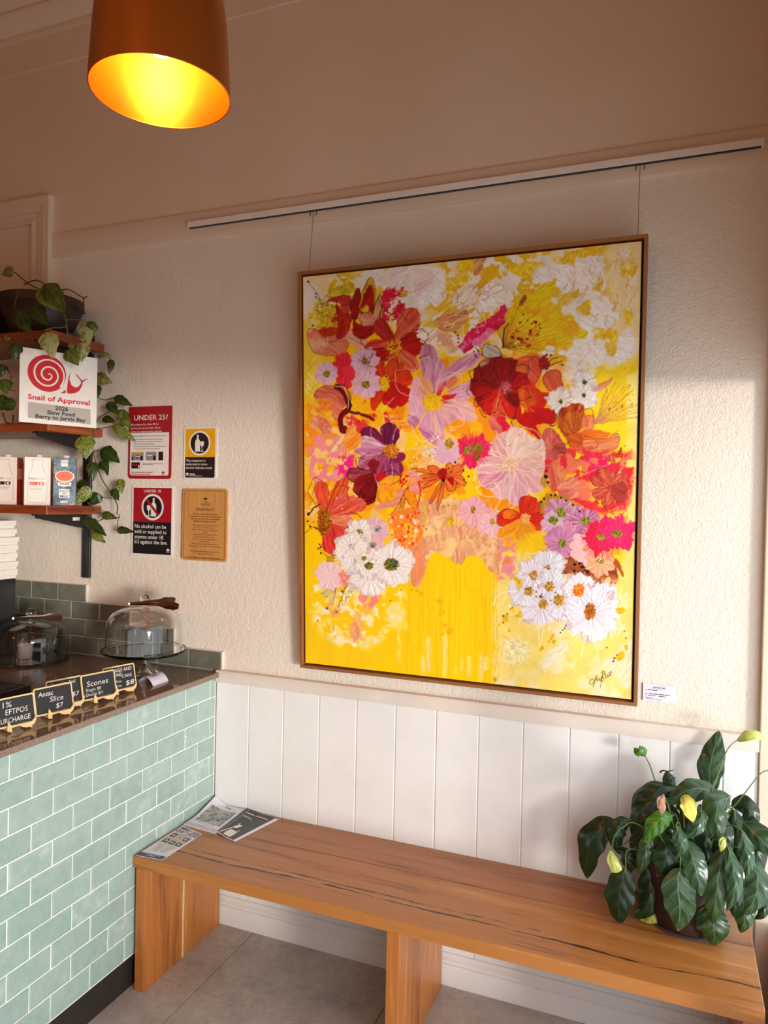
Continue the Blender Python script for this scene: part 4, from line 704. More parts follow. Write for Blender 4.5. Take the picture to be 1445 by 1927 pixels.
# ------------------------------------------------------------------ counter
ct = thing('counter', 'service counter faced with pale green brick tiles', 'counter', (-.2, -.6, 0))
YF = -2.1
m = MB(); m.box(-.60, YF, .112, -.0028, -.004, .962); m.build('carcass', M_GROUT, ct)
MB().box(-.58, YF, 0, -.011, -.004, .113).build('kickboard', M_KICK, ct)
TW, TP, TPH = .153, .156, .077
def tile_vs(w_, hh, d=.0072, e=.0035):
    o = []
    for k, (ins, dx) in enumerate(((0, 0), (0, d*.62), (e*.4, d*.9), (e, d))):
        o += [(dx, a, b) for a, b in ((ins, ins), (w_-ins, ins), (w_-ins, hh-ins), (ins, hh-ins))]
    fs = [(4*k+i, 4*k+(i+1) % 4, 4*k+4+(i+1) % 4, 4*k+4+i) for k in range(3) for i in range(4)]+[(12, 13, 14, 15)]
    return o, fs
tmesh = {}
def tile(w_, hh, loc, parent, mat, rot=0, name='tile'):
    key = (round(w_, 3), round(hh, 3), mat.name)
    if key not in tmesh:
        v, f = tile_vs(w_, hh); me = bpy.data.meshes.new('tile'); me.from_pydata(v, [], f); me.materials.append(mat); me.update(); tmesh[key] = me
    o = bpy.data.objects.new(name, tmesh[key]); COL.objects.link(o); o.parent = parent
    o.location = Vector(loc)-wloc(parent); o.rotation_euler = (rnd.uniform(-.004, .004), rnd.uniform(-.006, .006), rot+rnd.uniform(-.006, .006)); return o
for r in range(11):
    z0 = .885-r*TPH+.0012; k0 = .052+(0 if r % 2 == 0 else .5*TP)
    edges = [-.0215]+[-(k0+k*TP) for k in range(14)]
    for a, b in zip(edges[:-1], edges[1:]):
        if b < YF: break
        w_ = round(a-b-.0044, 4)
        tile(w_, .0728, (-.0066, b+.0022, z0+.0009), ct, M_TILE)
def stone():
    q = NT('quartz'); v = q.coord(); a = q.noise(v, 240, 3, .7); b = q.n('TexVoronoi'); b.inputs['Scale'].default_value = 210; q.l(v, b.inputs['Vector'])
    sp = q.math('LESS_THAN', b.outputs['Distance'], .26); s2 = q.math('MULTIPLY', sp, q.math('GREATER_THAN', q.noise(v, 90, 2), .5))
    c = q.mix(q.math('MULTIPLY', s2, .75), q.ramp(a, [(.35, h('75604f')), (.65, h('927d6c'))]), h('4a3a30')); q.col(c)
    q.set(Roughness=.07, Specular_IOR_Level=.55); return q.m
M_STONE = stone()
wt = MB(); wt.box(-.66, -2.14, .965, .020, -.0215, .985, .0015); wt.box(-2.6, -.62, .965, -.66, -.0215, .985, .0015); wt.box(-2.6, -.0215, .965, .0035, -.0005, .985, .0008)
setp(wt.build('worktop', M_STONE), 'glossy speckled brown-grey stone worktop on the tiled counter', 'worktop')
# stepped olive tile splashback
sb = thing('splashback', 'stepped olive tile splashback behind the stone worktop', 'splashback', (-.3, 0, .985))
steps = [.018, -.212, -.4455, -.678]
for r in range(4):
    x = steps[r]; z = .9895+r*.0745; i = 0
    while x > -2.0:
        w_ = min(.1525, x+2.0); 
        o = tile(round(w_-.003, 4), .0715, (x-w_+.0015, -.0045, z), sb, M_TILE2, rot=-PI/2)
        x -= .155; i += 1
    MB().box(-2.0, -.0052, z-.0035, steps[r]+.0015, .0, z+.073).build('grout_bed', M_GROUT, sb)
    MB().box(-2.0, -.0115, z+.0722, steps[r]+.0035, -.0, z+.0742).build('edge_trim', M_TRIM, sb)
    MB().box(steps[r]+.0005, -.0115, z-.003, steps[r]+.0045, -.0, z+.0742).build('edge_trim', M_TRIM, sb)

# ------------------------------------------------------------------ bench
VN = [(-.400, .05, .0045, 2.2, 3.3, 0, 0), (-.372, .035, .003, 3.1, 8.1, .1, 1.3), (-.30, .03, .0013, 4, 5.5, .2, .9)]
WA, WB_, WC = h('7c4522'), h('b27339'), h('cd8d4c')
M_W1 = wood('bench_top_wood', WA, WB_, WC, 0, 1., .30, [(-.400+.30, .06, .0045, 2.0, 3.3, 0, 0), (-.372+.30, .03, .0026, 3.4, 8.1, -.8, .4)])
M_W2 = wood('bench_plank_wood', h('804b2a'), h('a96b3d'), h('bf7f4b'), 0, 1.2, .30)
M_W3 = wood('bench_leg_wood', h('7d4520'), h('b06a30'), h('cf8e4c'), 2, 1., .34, [])
bn = thing('bench', 'long brown timber bench along the white boarded wall', 'bench', (.95, -.30, 0))
MB().box(.002, -.487, .4175, 1.911, -.2098, .457, .0022).build('seat_plank', M_W1, bn)
MB().box(.002, -.2085, .4175, 1.911, -.0225, .457, .0022).build('seat_plank', M_W2, bn)
for x in (.014, .925, 1.862):
    lg = MB().box(x, -.486, 0, x+.040, -.275, .4175, .0018).build('leg', M_W3, bn)
    MB().box(x, -.2747, 0, x+.040, -.045, .4175, .0012).build('leg', M_W3, bn)
MB().box(.0545, -.283, .002, .0552, -.272, .417).build('sapwood_strip', flat('sapwood', h('dcb479'), .4), bn)

# ------------------------------------------------------------------ painting
pa = thing('painting', 'large framed yellow painting of red, pink and white flowers', 'painting', (.985, -.02, 1.046))
Z0, Z1 = 1.046, 2.497
slope = (.1235-.045)/(Z1-Z0); TH = math.atan(slope)
PN = Vector((0, -math.cos(TH), -math.sin(TH)))           # out of the picture, leaning forward at the top
PU = Vector((0, -math.sin(TH), math.cos(TH)))
PO = Vector((.389, -.045, Z0)); PWd, PHt = 1.193, (Z1-Z0)/math.cos(TH)
def pw(x, y, z=0.): return PO+EX*x+PU*y+PN*z
M_FRAME = wood('oak_frame', h('7c4a24'), h('9a6233'), h('b07a45'), 2, 1.6, .42); M_FRAMEH = wood('oak_frame_rail', h('7c4a24'), h('9a6233'), h('b07a45'), 0, 1.6, .42)
FW, FD = .0105, .042
def fr(x0, y0, x1, y1, mat):
    m = MB(); vs = [pw(x, y, z) for z in (-FD, 0) for y in (y0, y1) for x in (x0, x1)]
    m.add(vs, [(0, 2, 3, 1), (4, 5, 7, 6), (0, 1, 5, 4), (2, 6, 7, 3), (0, 4, 6, 2), (1, 3, 7, 5)]); return m.build('frame_rail', mat, pa)
fr(0, 0, FW, PHt, M_FRAME); fr(PWd-FW, 0, PWd, PHt, M_FRAME); fr(FW, 0, PWd-FW, FW, M_FRAMEH); fr(FW, PHt-FW, PWd-FW, PHt, M_FRAMEH)
m = MB(); vs = [pw(x, y, z) for z in (-FD, -FD+.006) for y in (FW, PHt-FW) for x in (FW, PWd-FW)]
m.add(vs, [(0, 2, 3, 1), (4, 5, 7, 6), (0, 1, 5, 4), (2, 6, 7, 3), (0, 4, 6, 2), (1, 3, 7, 5)]); m.build('shadow_gap', M_BLACK, pa)
CW, CH = 680, 840
Cc, Zc = make_painting(CW, CH, [(565.5, 520.6), (1209, 448.7), (1193, 1321), (568.3, 1248)])
gx0, gx1, gy0, gy1 = .0185, PWd-.0185, .0185, PHt-.0185
def canvas():
    nx, ny = CW, CH; X, Y = np.meshgrid(np.linspace(gx0, gx1, nx), np.linspace(gy1, gy0, ny))
    Zr = -.0075+np.clip(Zc, -.5, 3.)*.00075
    o0 = np.array(wloc(pa)); P = np.array(PO)-o0+X[..., None]*np.array(EX)+Y[..., None]*np.array(PU)+Zr[..., None]*np.array(PN)
    v = P.reshape(-1, 3); idx = np.arange(nx*ny).reshape(ny, nx)
    f = np.stack([idx[1:, :-1], idx[1:, 1:], idx[:-1, 1:], idx[:-1, :-1]], -1).reshape(-1, 4); nf = len(f)
    # sides of the stretched canvas
    rim = np.concatenate([idx[0], idx[1:, -1], idx[-1, -2::-1], idx[-2:0:-1, 0]]); nb = len(rim)
    vb = v[rim]+np.array(PN)*-.022; v2 = np.concatenate([v, vb]); bi = np.arange(nb)+nx*ny
    fs = np.stack([rim, np.roll(rim, -1), np.roll(bi, -1), bi], -1); f = np.concatenate([f, fs]); nf = len(f)
    me = bpy.data.meshes.new('canvas'); me.vertices.add(len(v2)); me.vertices.foreach_set('co', v2.ravel())
    me.loops.add(nf*4); me.loops.foreach_set('vertex_index', f.ravel().astype(np.int32)); me.polygons.add(nf)
    me.polygons.foreach_set('loop_start', np.arange(0, nf*4, 4, dtype=np.int32)); me.polygons.foreach_set('loop_total', np.full(nf, 4, np.int32)); me.update(calc_edges=True)
    c = Cc.reshape(-1, 3); c = np.concatenate([c, np.tile([.96, .93, .86], (nb, 1))]); c = np.where(c <= .04045, c/12.92, ((c+.055)/1.055)**2.4)
    at_ = me.color_attributes.new('paint', 'FLOAT_COLOR', 'POINT'); at_.data.foreach_set('color', np.concatenate([c, np.ones((len(c), 1))], 1).ravel().astype(np.float32))
    me.polygons.foreach_set('use_smooth', np.ones(nf, bool))
    q = NT('acrylic_paint'); a = q.n('VertexColor', layer_name='paint'); q.l(a.outputs[0], q.p.inputs['Base Color']); q.set(Roughness=.42, Specular_IOR_Level=.35)
    q.bump(q.noise(q.coord((1, 1, 1)), 420, 3, .6), .25, .001); me.materials.append(q.m); me.validate()
    o = bpy.data.objects.new('canvas', me); COL.objects.link(o); o.parent = pa; return o
canvas()
# hanging rail and wires
M_ALU = flat('rail_white', h('efe8df'), .35, vary=.02, spec=.5)
hr = thing('hanging_rail', 'slim white picture hanging rail fixed to the upper wall', 'hanging rail', (.865, -.013, 2.755))
m = MB(); prof = [(-.0130, 2.7545), (-.0300, 2.7545), (-.0305, 2.757), (-.0305, 2.7765), (-.0295, 2.7785), (-.0130, 2.7785)]
m.extrude(prof, -.167, 1.897, lambda t, p, q: (t, p, q)); m.build('rail', M_ALU, hr)
MB().box(-.160, -.028, 2.7525, 1.890, -.016, 2.7548).build('slot', M_BLACK, hr)
M_WIRE = flat('steel_wire', h('5e574f'), .4, .8)
for x, which in ((.397, 'left'), (1.549, 'right')):
    wr = thing('hanging_wire', 'thin steel wire holding the %s top corner of the painting' % which, 'wire', (x, -.03, 2.75), 'picture wires under the white rail')
    MB().tube([(x, -.0225, 2.753), (x, -.055, 2.49), (x, -.075, 2.47)], .0009, 5).build('cable', M_WIRE, wr)
    for dx in (-.012, .013):
        MB().tube([(x+dx, -.0225, 2.754), (x+dx, -.0225, 2.744), (x+dx*1.15, -.0275, 2.738), (x+dx*.8, -.0255, 2.734)], .0014, 6).build('hook', M_BLACK, wr)
# ------------------------------------------------------------------ pendant lamp
def pendant():
    c = Vector((.75, -1.33, 2.44))
    t = thing('pendant_lamp', 'lit copper dome pendant lamp hanging above the counter', 'lamp', c)
    prof = [(.130, 0), (.1295, .02), (.127, .06), (.1245, .10), (.121, .14), (.115, .18), (.105, .215), (.088, .245), (.065, .265), (.04, .276), (.022, .281)]
    q = NT('copper'); q.set(Base_Color=lin(h('d68f48')), Metallic=1., Roughness=.34); q.bump(q.noise(q.coord((1, 1, 6)), 30, 2), .04, .002)
    g = flat('gold_lining', (1., .40, .03), .34, .55, vary=.02)
    MB().lathe(prof, c, 64).build('shade', q.m, t, True)
    MB().lathe([(r-.002, z+.0004 if i == 0 else z-.002) for i, (r, z) in enumerate(prof)], c, 64).build('lining', g, t, True)
    MB().lathe([(.130, 0), (.1305, -.0012), (.129, -.002), (.1275, -.0012), (.128, .0005)], c, 64, True).build('rim', q.m, t, True)
    MB().lathe([(.0, .300), (.020, .300), (.024, .285), (.024, .240), (.018, .205), (.0, .203)], c, 24).build('socket', M_BLACK, t, True)
    e = NT('bulb_glow'); e.set(Base_Color=(1., .8, .4), Emission_Color=(1., .54, .16), Emission_Strength=LAMP_W)
    MB().lathe([(.0, .207), (.014, .203), (.018, .180), (.030, .147), (.036, .119), (.032, .093), (.018, .077), (.0, .073)], c, 24).build('bulb', e.m, t, True)
    MB().tube([c+EZ*.30, c+EZ*.9, c+EZ*(CEZ-2.44)], .0035, 8).build('cord', M_BLACK, t)
    MB().lathe([(0, CEZ-2.44), (.05, CEZ-2.44), (.05, CEZ-2.465), (.03, CEZ-2.485), (0, CEZ-2.485)], c, 24).build('ceiling_rose', q.m, t, True)
pendant()

# ------------------------------------------------------------------ notices on the wall
def ink(name, c, r=.45): return flat(name, h(c), r, vary=.03)
I_RED, I_DK, I_WH, I_BK, I_YEL, I_GRY = ink('print_red', 'a81420'), ink('print_brown_black', '26181a'), ink('print_white', 'efe5da'), ink('print_black', '141316'), ink('print_yellow', 'eaaa0a'), ink('print_grey', '8f8d92')
I_TXT = ink('print_small_text', '4a3a38'); I_ENG = ink('engraved_brown', '4f2412', .7)
class Sheet:            # a flat notice; local x right, y up, in metres from its centre
    def __init__(s, name, label, cat, O, X, Y, w_, h_, d, mat, r=.0, group=None, part='plate', corners=(1, 1, 1, 1)):
        s.O, s.X, s.Y = Vector(O), Vector(X).normalized(), Vector(Y).normalized(); s.N = s.X.cross(s.Y); s.w, s.h, s.d = w_, h_, d
        s.t = thing(name, label, cat, s.O, group); s.k = 0
        pts = rrect(w_, h_, r, 5, corners) if r else [(-w_/2, -h_/2), (w_/2, -h_/2), (w_/2, h_/2), (-w_/2, h_/2)]
        MB().poly(pts, s.O, s.X, s.Y, d).build(part, mat, s.t)
    def lay(s, i): return s.O+s.N*(s.d+.00025*i)
    def shape(s, lst, mat, i=1, name='print'):
        m = MB()
        for pts in lst: m.poly(pts, s.lay(i), s.X, s.Y)
        return m.build(name, mat, s.t)
    def words(s, lst, mat, i=3, name='lettering', bold=0.):
        m = MB()
        for q in lst:
            tx, x, y, sz = q[:4]; wd = q[4] if len(q) > 4 else None; al = q[5] if len(q) > 5 else 'CENTER'
            m.text(tx, s.lay(i)+s.X*x+s.Y*y, s.X, s.Y, sz, wd, al, bold, 0)
        return m.build(name, mat, s.t)
    def bars(s, lst, mat, i=3, name='small_print'):
        m = MB()
        for x0, y, L, t_ in lst:
            x = x0
            while x < x0+L-.001:
                q = min(rnd.uniform(.004, .011)*max(.5, t_/.0016), x0+L-x); m.poly([(x, y), (x+q, y), (x+q, y+t_), (x, y+t_)], s.lay(i), s.X, s.Y); x += q+t_*.7
        return m.build(name, mat, s.t)
def rc(x0, y0, x1, y1): return [(x0, y0), (x1, y0), (x1, y1), (x0, y1)]
def wine(s, cx, cy, k, mat, flip=1, i=3):
    b = [(-.35, -1), (.35, -1), (.36, .1), (.30, .34), (.12, .52), (.12, 1), (-.12, 1), (-.12, .52), (-.30, .34), (-.36, .1)]
    g = [(-.22, -1), (.22, -1), (.22, -.93), (.04, -.90), (.04, -.42), (.20, -.30), (.27, -.05), (.22, .22), (-.22, .22), (-.27, -.05), (-.20, -.30), (-.04, -.42), (-.04, -.90), (-.22, -.93)]
    s.shape([[(cx+(p*k+flip*-.22*k), cy+q*k) for p, q in b], [(cx+(p*k+flip*.42*k), cy+q*k) for p, q in g]], mat, i, 'bottle_and_glass')
def state_mark(s, x, y, r, mat, i=3):        # small flower-like crest
    s.shape([[(x+r*math.cos(a)*(1 if k % 2 else .86), y+r*math.sin(a)*(1 if k % 2 else .86)) for k, a in enumerate([PI*j/14 for j in range(15)])]]+[rc(x-r*.8, y-r*(.35+.3*j)-.0006, x+r*.8, y-r*(.35+.3*j)+.0006) for j in range(2)], mat, i, 'crest')
YW = -.0015
u25 = Sheet('notice_sign', 'red and white age-check notice behind the trailing vine leaves', 'sign', (-.3545, YW, 1.898), EX, EZ, .219, .300, .004, I_RED, .014, 'notices on the wall', corners=(1, 0, 0, 1))
u25.shape([rrect(.198, .178, .010, 4, (1, 0, 0, 1))], I_WH, 1)
for mm in list(u25.t.children):
    if mm.name.startswith('print'): mm.location = (-.001, 0, -.048)
u25.words([('UNDER 25?', .004, .094, .030, .172)], I_WH, 2, bold=.012)
u25.words([('Be prepared to show ID to', -.096, .072, .0125, .140, 'LEFT'), ('prove you are at least 18 on', -.096, .057, .0125, .149, 'LEFT'), ('entry or when buying alcohol', -.096, .0425, .0125, .156, 'LEFT')], I_WH, 2, bold=.004)
u25.bars([(-.086, .026, .172, .0026), (-.084, .013, .150, .0022), (-.084, .003, .148, .0022), (-.084, -.007, .112, .0022), (-.084, -.017, .166, .0022), (-.084, -.027, .138, .0022), (-.036, -.088, .104, .0020), (-.036, -.093, .055, .0020)], I_TXT, 2)
u25.bars([(-.094, -.125, .112, .0028), (-.094, -.133, .100, .0028), (-.094, -.141, .110, .0028)], I_RED, 2)
[u25.shape([q_], I_GRY, 2, 'card_picture') for q_ in (rc(-.093, -.074, -.030, -.038), rc(-.019, -.074, .036, -.038))]; u25.shape([rc(-.093, -.044, -.030, -.038)], I_YEL, 3, 'card_picture')
[u25.shape([q_], I_DK, 3, 'card_picture') for q_ in (rc(.046, -.074, .070, -.038), rc(-.092, -.108, -.048, -.082), rc(-.090, -.074, -.082, -.058), rc(-.046, -.074, -.034, -.055), rc(.020, -.074, .032, -.054))]; [u25.shape([q_], I_RED, 4, 'card_picture') for q_ in (ell(-.062, -.060, .010, .008), rc(-.086, -.096, -.056, -.090))]; [u25.shape([q_], I_WH, 5, 'card_picture') for q_ in (rc(-.070, -.060, -.048, -.056), rc(-.010, -.055, .016, -.052), rc(-.056, -.106, -.050, -.094))]
state_mark(u25, .071, -.127, .008, I_RED, 3); u25.words([('NSW', .071, -.139, .0065)], I_TXT, 3, bold=.01)

yl = Sheet('notice_sign', 'small yellow and black notice about alcohol without a meal', 'sign', (-.1045, YW, 1.853), EX, EZ, .159, .211, .003, I_WH, .006, 'notices on the wall')
yl.shape([rc(-.0715, -.016, .0715, .098)], I_YEL, 1); yl.shape([rrect(.143, .083, .006, 4, (1, 0, 0, 1))], I_DK, 1)
yl.t.children[-1].location = (0, 0, -.0575)
yl.shape([ell(-.002, .040, .052, .050)], I_WH, 2, 'roundel'); yl.shape([ell(-.002, .040, .044, .0425)], I_DK, 3, 'roundel'); wine(yl, -.004, .040, .034, I_WH, 1, 4)
yl.words([('This restaurant is', -.066, -.034, .0128, .092, 'LEFT'), ('authorised to serve', -.066, -.0485, .0128, .102, 'LEFT'), ('alcohol without a meal.', -.066, -.063, .0128, .126, 'LEFT')], I_WH, 3, bold=.008)
state_mark(yl, -.060, -.086, .008, I_WH, 3); yl.bars([(-.048, -.084, .022, .0022), (-.048, -.088, .030, .0022), (-.048, -.093, .060, .0014)], I_WH, 3)

u18 = Sheet('notice_sign', 'red and black no-alcohol-under-18 notice with white border', 'sign', (-.3365, YW, 1.5725), EX, EZ, .212, .292, .003, I_WH, 0, 'notices on the wall')
u18.shape([rc(-.097, -.004, .097, .138)], I_RED, 1); u18.shape([rc(-.097, -.137, .097, -.004)], I_BK, 1)
u18.words([('UNDER 18', .000, .119, .0165, .086)], I_WH, 3, bold=.01)
u18.shape([ell(.002, .058, .0565, .055)], I_WH, 2, 'roundel'); u18.shape([ell(.002, .058, .047, .0455)], I_BK, 3, 'roundel'); wine(u18, -.001, .058, .038, I_WH, -1, 4)
u18.shape([[(-.034, .086), (-.026, .094), (.036, .030), (.028, .022)]], I_RED, 5, 'bar')
u18.words([('No alcohol can be', -.088, -.030, .0225, .160, 'LEFT'), ('sold or supplied to', -.088, -.052, .0225, .162, 'LEFT'), ('anyone under 18.', -.088, -.074, .0225, .150, 'LEFT'), ('It\'s against the law.', -.088, -.095, .0225, .168, 'LEFT')], I_WH, 3, bold=.008)
state_mark(u18, .083, -.120, .009, I_WH, 3)

M_BAM = wood('bamboo_plaque', h('b97b3c'), h('cc914e'), h('d8a25f'), 2, 2.2, .45)
hp = Sheet('notice_plaque', 'engraved wooden house policy plaque with rounded corners', 'sign', (-.0745, YW, 1.5655), EX, EZ, .213, .290, .009, M_BAM, .014, 'notices on the wall')
m = MB(); b0 = rrect(.196, .272, .010, 5); m.strip(b0+[b0[0]], .0035, hp.lay(1), hp.X, hp.Y, 0); m.build('engraved_border', flat('scorched_line', h('a8662c'), .6), hp.t)
hp.words([('THE', .006, .089, .0085), ('GARDEN', .006, .079, .0125, .042)], I_ENG, 1); hp.words([('HOUSE POLICY', .004, .056, .016, .086)], I_ENG, 1, bold=.012); hp.shape([[(-.006, .104), (-.002, .110), (.0, .104), (.006, .111), (.010, .105), (.018, .106), (.010, .101), (.002, .099)]], I_ENG, 1, 'plant_mark')
hp.bars([(-.015, .0745, .042, .0008)], I_ENG, 1)
L1 = ['We stock a range of low alcohol and', 'non-alcoholic products. Our staff will happily', 'advise you and serve you in a responsible,', 'friendly and professional manner']
hp.words([(t_, .004, .040-.0098*i, .0092, w_) for i, (t_, w_) in enumerate(zip(L1, (.117, .150, .139, .110)))], I_ENG, 1, bold=.014)
L2 = [('This is a venue where you can enjoy yourself', .122), ('but not at the expense of others.', .092), ('We do not serve shots or serve energy drinks', .126), ('as mixers.', .026), ('If you look under 25 you may be asked to', .114), ('show ID when purchasing alcohol.', .094), ('We will not permit intimidating, abusive or', .118), ('offensive behaviour.', .052), ('Failure to observe these principles may result in', .128), ('refusal of service and a request to leave the premises.', .148)]
hp.words([(t_, .004, -.0045-.0094*i, .0086, w_) for i, (t_, w_) in enumerate(L2)], I_ENG, 1)
hp.words([('We will actively discourage patrons from', .004, -.110, .0086, .132), ('drinking and driving', .004, -.1195, .0086, .064), ('Please respect our neighbours and leave quietly.', .004, -.1345, .0082, .154)], I_ENG, 1, bold=.012)

I_LIL = ink('card_lilac', 'e6e3f2', .4)
lb = Sheet('wall_label', 'small printed price card beside the lower right corner of the painting', 'label', (1.6435, YW, 1.0865), EX, EZ, .095, .054, .002, I_LIL, 0)
m = MB(); b0 = rc(-.018, .012, .020, .021); m.strip(b0+[b0[0]], .0007, lb.lay(1), lb.X, lb.Y, 0); m.build('print_border', I_TXT, lb.t)
lb.bars([(-.016, .015, .034, .0024), (-.040, .006, .005, .0018), (-.032, .006, .028, .0026), (-.040, -.006, .010, .0016), (-.027, -.006, .060, .0026), (-.040, -.0115, .006, .0016), (-.031, -.0115, .022, .0024), (.001, -.0115, .020, .0024), (-.040, -.018, .025, .0016), (-.036, -.022, .045, .0014)], I_TXT, 1)
MB().box(1.595, -.004, 1.0590, 1.5968, -.0015, 1.1135).build('edge_strip', I_DK, lb.t)

# ------------------------------------------------------------------ wall shelves
M_SH = wood('jarrah_shelf', h('6e2a14'), h('94431f'), h('b45f30'), 0, 1., .35)
M_SHE = wood('jarrah_end', h('6a2611'), h('9a4a22'), h('bb6a36'), 1, 1.2, .35)
ws = thing('wall_shelf', 'three-tier red timber shelf unit on black steel wall brackets', 'shelf', (-.9, -.02, 1.6))
SHZ = [1.595, 1.922, 2.283]
for z in SHZ:
    b = MB().box(-1.95, -.302, z, -.601, -.010, z+.034, .0015).build('shelf_board', M_SH, ws)
    MB().box(-.6012, -.302, z, -.5985, -.010, z+.034, .0008).build('board_end', M_SHE, b)
    for bx in (-.688, -1.55):
        m = MB(); m.box(bx-.003, -.292, z-.006, bx+.026, -.012, z-.0005)
        pr = [(-.285, z-.004), (-.012, z-.004), (-.012, z-.062), (-.060, z-.058), (-.285, z-.016)]
        vs = [(x, p, q) for x in (bx+.009, bx+.014) for p, q in pr]; n_ = len(pr)
        m.add(vs, [tuple(range(n_)), tuple(range(2*n_-1, n_-1, -1))]+[(i, (i+1) % n_, n_+(i+1) % n_, n_+i) for i in range(n_)]); m.build('bracket', M_BLACK, ws)
for bx in (-.688, -1.55):
    MB().box(bx-.012, -.014, 1.318, bx+.030, -.002, 2.36, .001).build('upright', M_BLACK, ws); MB().box(bx+.017, -.0155, 1.32, bx+.021, -.0138, 2.35).build('upright_slot', flat('slot_grey', h('4b4a4c'), .35, .5), ws)
MB().box(-.6735, -.095, 1.566, -.6725, -.055, 1.580).build('sticker', I_WH, ws)

# ------------------------------------------------------------------ cartons on the lowest shelf
M_CART = flat('carton_white', h('efe0d2'), .4, vary=.02); M_CARTR = flat('carton_red', h('b01712'), .4, vary=.05); I_LINE = ink('carton_outline', '6b5a50')
ZS = 1.629
def carton(label, cx, cy, yaw, w_, dp, ht, front, side, group='drink cartons on the lowest shelf'):
    t = thing('drink_carton', label, 'carton', (cx, cy, ZS), group); Mx = Matrix.Translation((cx, cy, ZS)) @ Matrix.Rotation(yaw, 4, 'Z')
    MB().box(-w_/2, -dp/2, 0, w_/2, dp/2, ht, .0015, Mx).build('body', front, t)
    MB().box(w_/2-.0004, -dp/2+.001, .001, w_/2+.0006, dp/2-.001, ht-.001, 0, Mx).build('side_panel', side, t)
    m = MB(); m.lathe([(0, .010), (.0125, .010), (.0135, .008), (.0135, 0), (0, 0)], Mx @ Vector((.004, -.004, ht)), 20); m.build('cap', M_CART, t, True)
    X = (Mx.to_3x3() @ EX); N = Mx.to_3x3() @ Vector((0, -1, 0)); O = Mx @ Vector((0, -dp/2, ht/2))
    return t, O+N*.0004, X, Mx
def milk(label, cx, cy, yaw, bar, flavour):
    t, O, X, Mx = carton(label, cx, cy, yaw, .098, .068, .196, M_CART, M_CARTR)
    bo = [(-.020, .088), (.020, .088), (.021, .083), (.018, .078), (.0185, .062), (.024, .044), (.033, .022), (.035, .0), (.035, -.078), (.031, -.087), (-.031, -.087), (-.035, -.078), (-.035, 0), (-.033, .022), (-.024, .044), (-.0185, .062), (-.018, .078), (-.021, .083)]
    m = MB(); m.strip(bo+[bo[0]], .0009, O, X, EZ); m.build('bottle_outline', I_LINE, t)
    MB().text('MILK', O+X*-.030+EZ*.006, X, EZ, .0125, .028, 'LEFT', .0).build('lettering', I_BK, t); MB().text('LAB', O+X*.000+EZ*.006, X, EZ, .0125, .026, 'LEFT', 0).build('lettering', ink('pale_print', 'b8a898'), t)
    m = MB(); m.poly(rc(-.030, -.016, .002, -.003), O, X, EZ); m.poly(rc(.005, -.016, .024, -.003), O, X, EZ); m.build('flavour_band', bar, t)
    m = MB()
    for i in range(3): m.poly(rc(-.030, -.023-.006*i, .024-.004*i, -.021-.006*i), O+Vector((0, 0, 0)), X, EZ, .0002)
    m.poly(rc(-.026, -.068, -.018, -.066), O, X, EZ); m.build('small_print', ink('pale_print', 'b8a898'), t)
    m = MB(); m.poly(rc(-.028, -.0105, -.014, -.0085), O+X.cross(EZ)*.0004, X, EZ); m.poly(ell(.0145, -.0095, .004, .005, 12), O+X.cross(EZ)*.0004, X, EZ); m.build('lettering', I_WH, t)
    return t, Mx
pA = at(8, 952, -.235); pB = at(65, 951, -.215); pC = at(117.5, 952, -.165)
tA, MxA = milk('white drink carton with a dark brown band, at the frame edge', pA.x, -.222, math.radians(30), I_DK, '')
MB().box(.0496, -.030, .105, .0500, .030, .150, 0, MxA).build('side_print', flat('carton_peach', h('d98a55'), .4), tA)
milk('white drink carton with an orange-red band, between two cartons', pB.x-.005, -.195, math.radians(44), ink('band_orange', 'd8431c'), '')
def camo():
    q = NT('carton_camouflage'); v = q.coord((1, 1, .7)); n = q.noise(v, 13, 3, .55, 2.2); q.col(q.ramp(n, [(.34, h('1c2329')), (.42, h('3f5a6a')), (.54, h('6a8796')), (.60, h('1c262e')), (.66, h('c98f7c')), (.70, h('4d6675'))])); q.set(Roughness=.4); return q.m
tC, O, X, Mx = carton('blue camouflage-patterned drink carton with an orange badge', pC.x-.004, -.150, math.radians(43), .086, .058, .196, camo(), M_BLACK)
m = MB(); m.poly([(x, y) for x, y in ell(0, .022, .036, .024, 32)], O, X, EZ, .0003); m.poly([(-.026, -.002), (.026, -.002), (.024, -.016), (0, -.020), (-.024, -.016)], O, X, EZ, .0003); m.poly(rc(-.014, .062, .012, .088), O, X, EZ, .0003); m.poly(rc(-.020, -.066, .019, -.030), O, X, EZ, .0003); m.poly(rc(-.014, -.086, .012, -.078), O, X, EZ, .0003); m.build('cream_panels', M_CART, tC)
MB().poly(ell(0, .023, .032, .020, 32), O, X, EZ, .0006).build('orange_badge', ink('badge_orange', 'ee5a1c'), tC)
m = MB(); N_ = X.cross(EZ)*.0004; m.text('TIGER', O+N_+EZ*-.013, X, EZ, .0135, .038, 'CENTER', .02); m.text('BARISTA', O+N_+EZ*-.041, X, EZ, .010, .034, 'CENTER', .01); m.text('OAT', O+N_+EZ*-.051, X, EZ, .010, .018, 'CENTER', .02); m.text('MILK', O+N_+EZ*-.0635, X, EZ, .013, .032, 'CENTER', .02); m.text('VEGAN', O+N_+EZ*.076, X, EZ, .009, .022, 'CENTER', .01); m.text('1 LITRE', O+N_+EZ*-.0845, X, EZ, .005, .016, 'CENTER', .01); m.build('lettering', I_BK, tC)

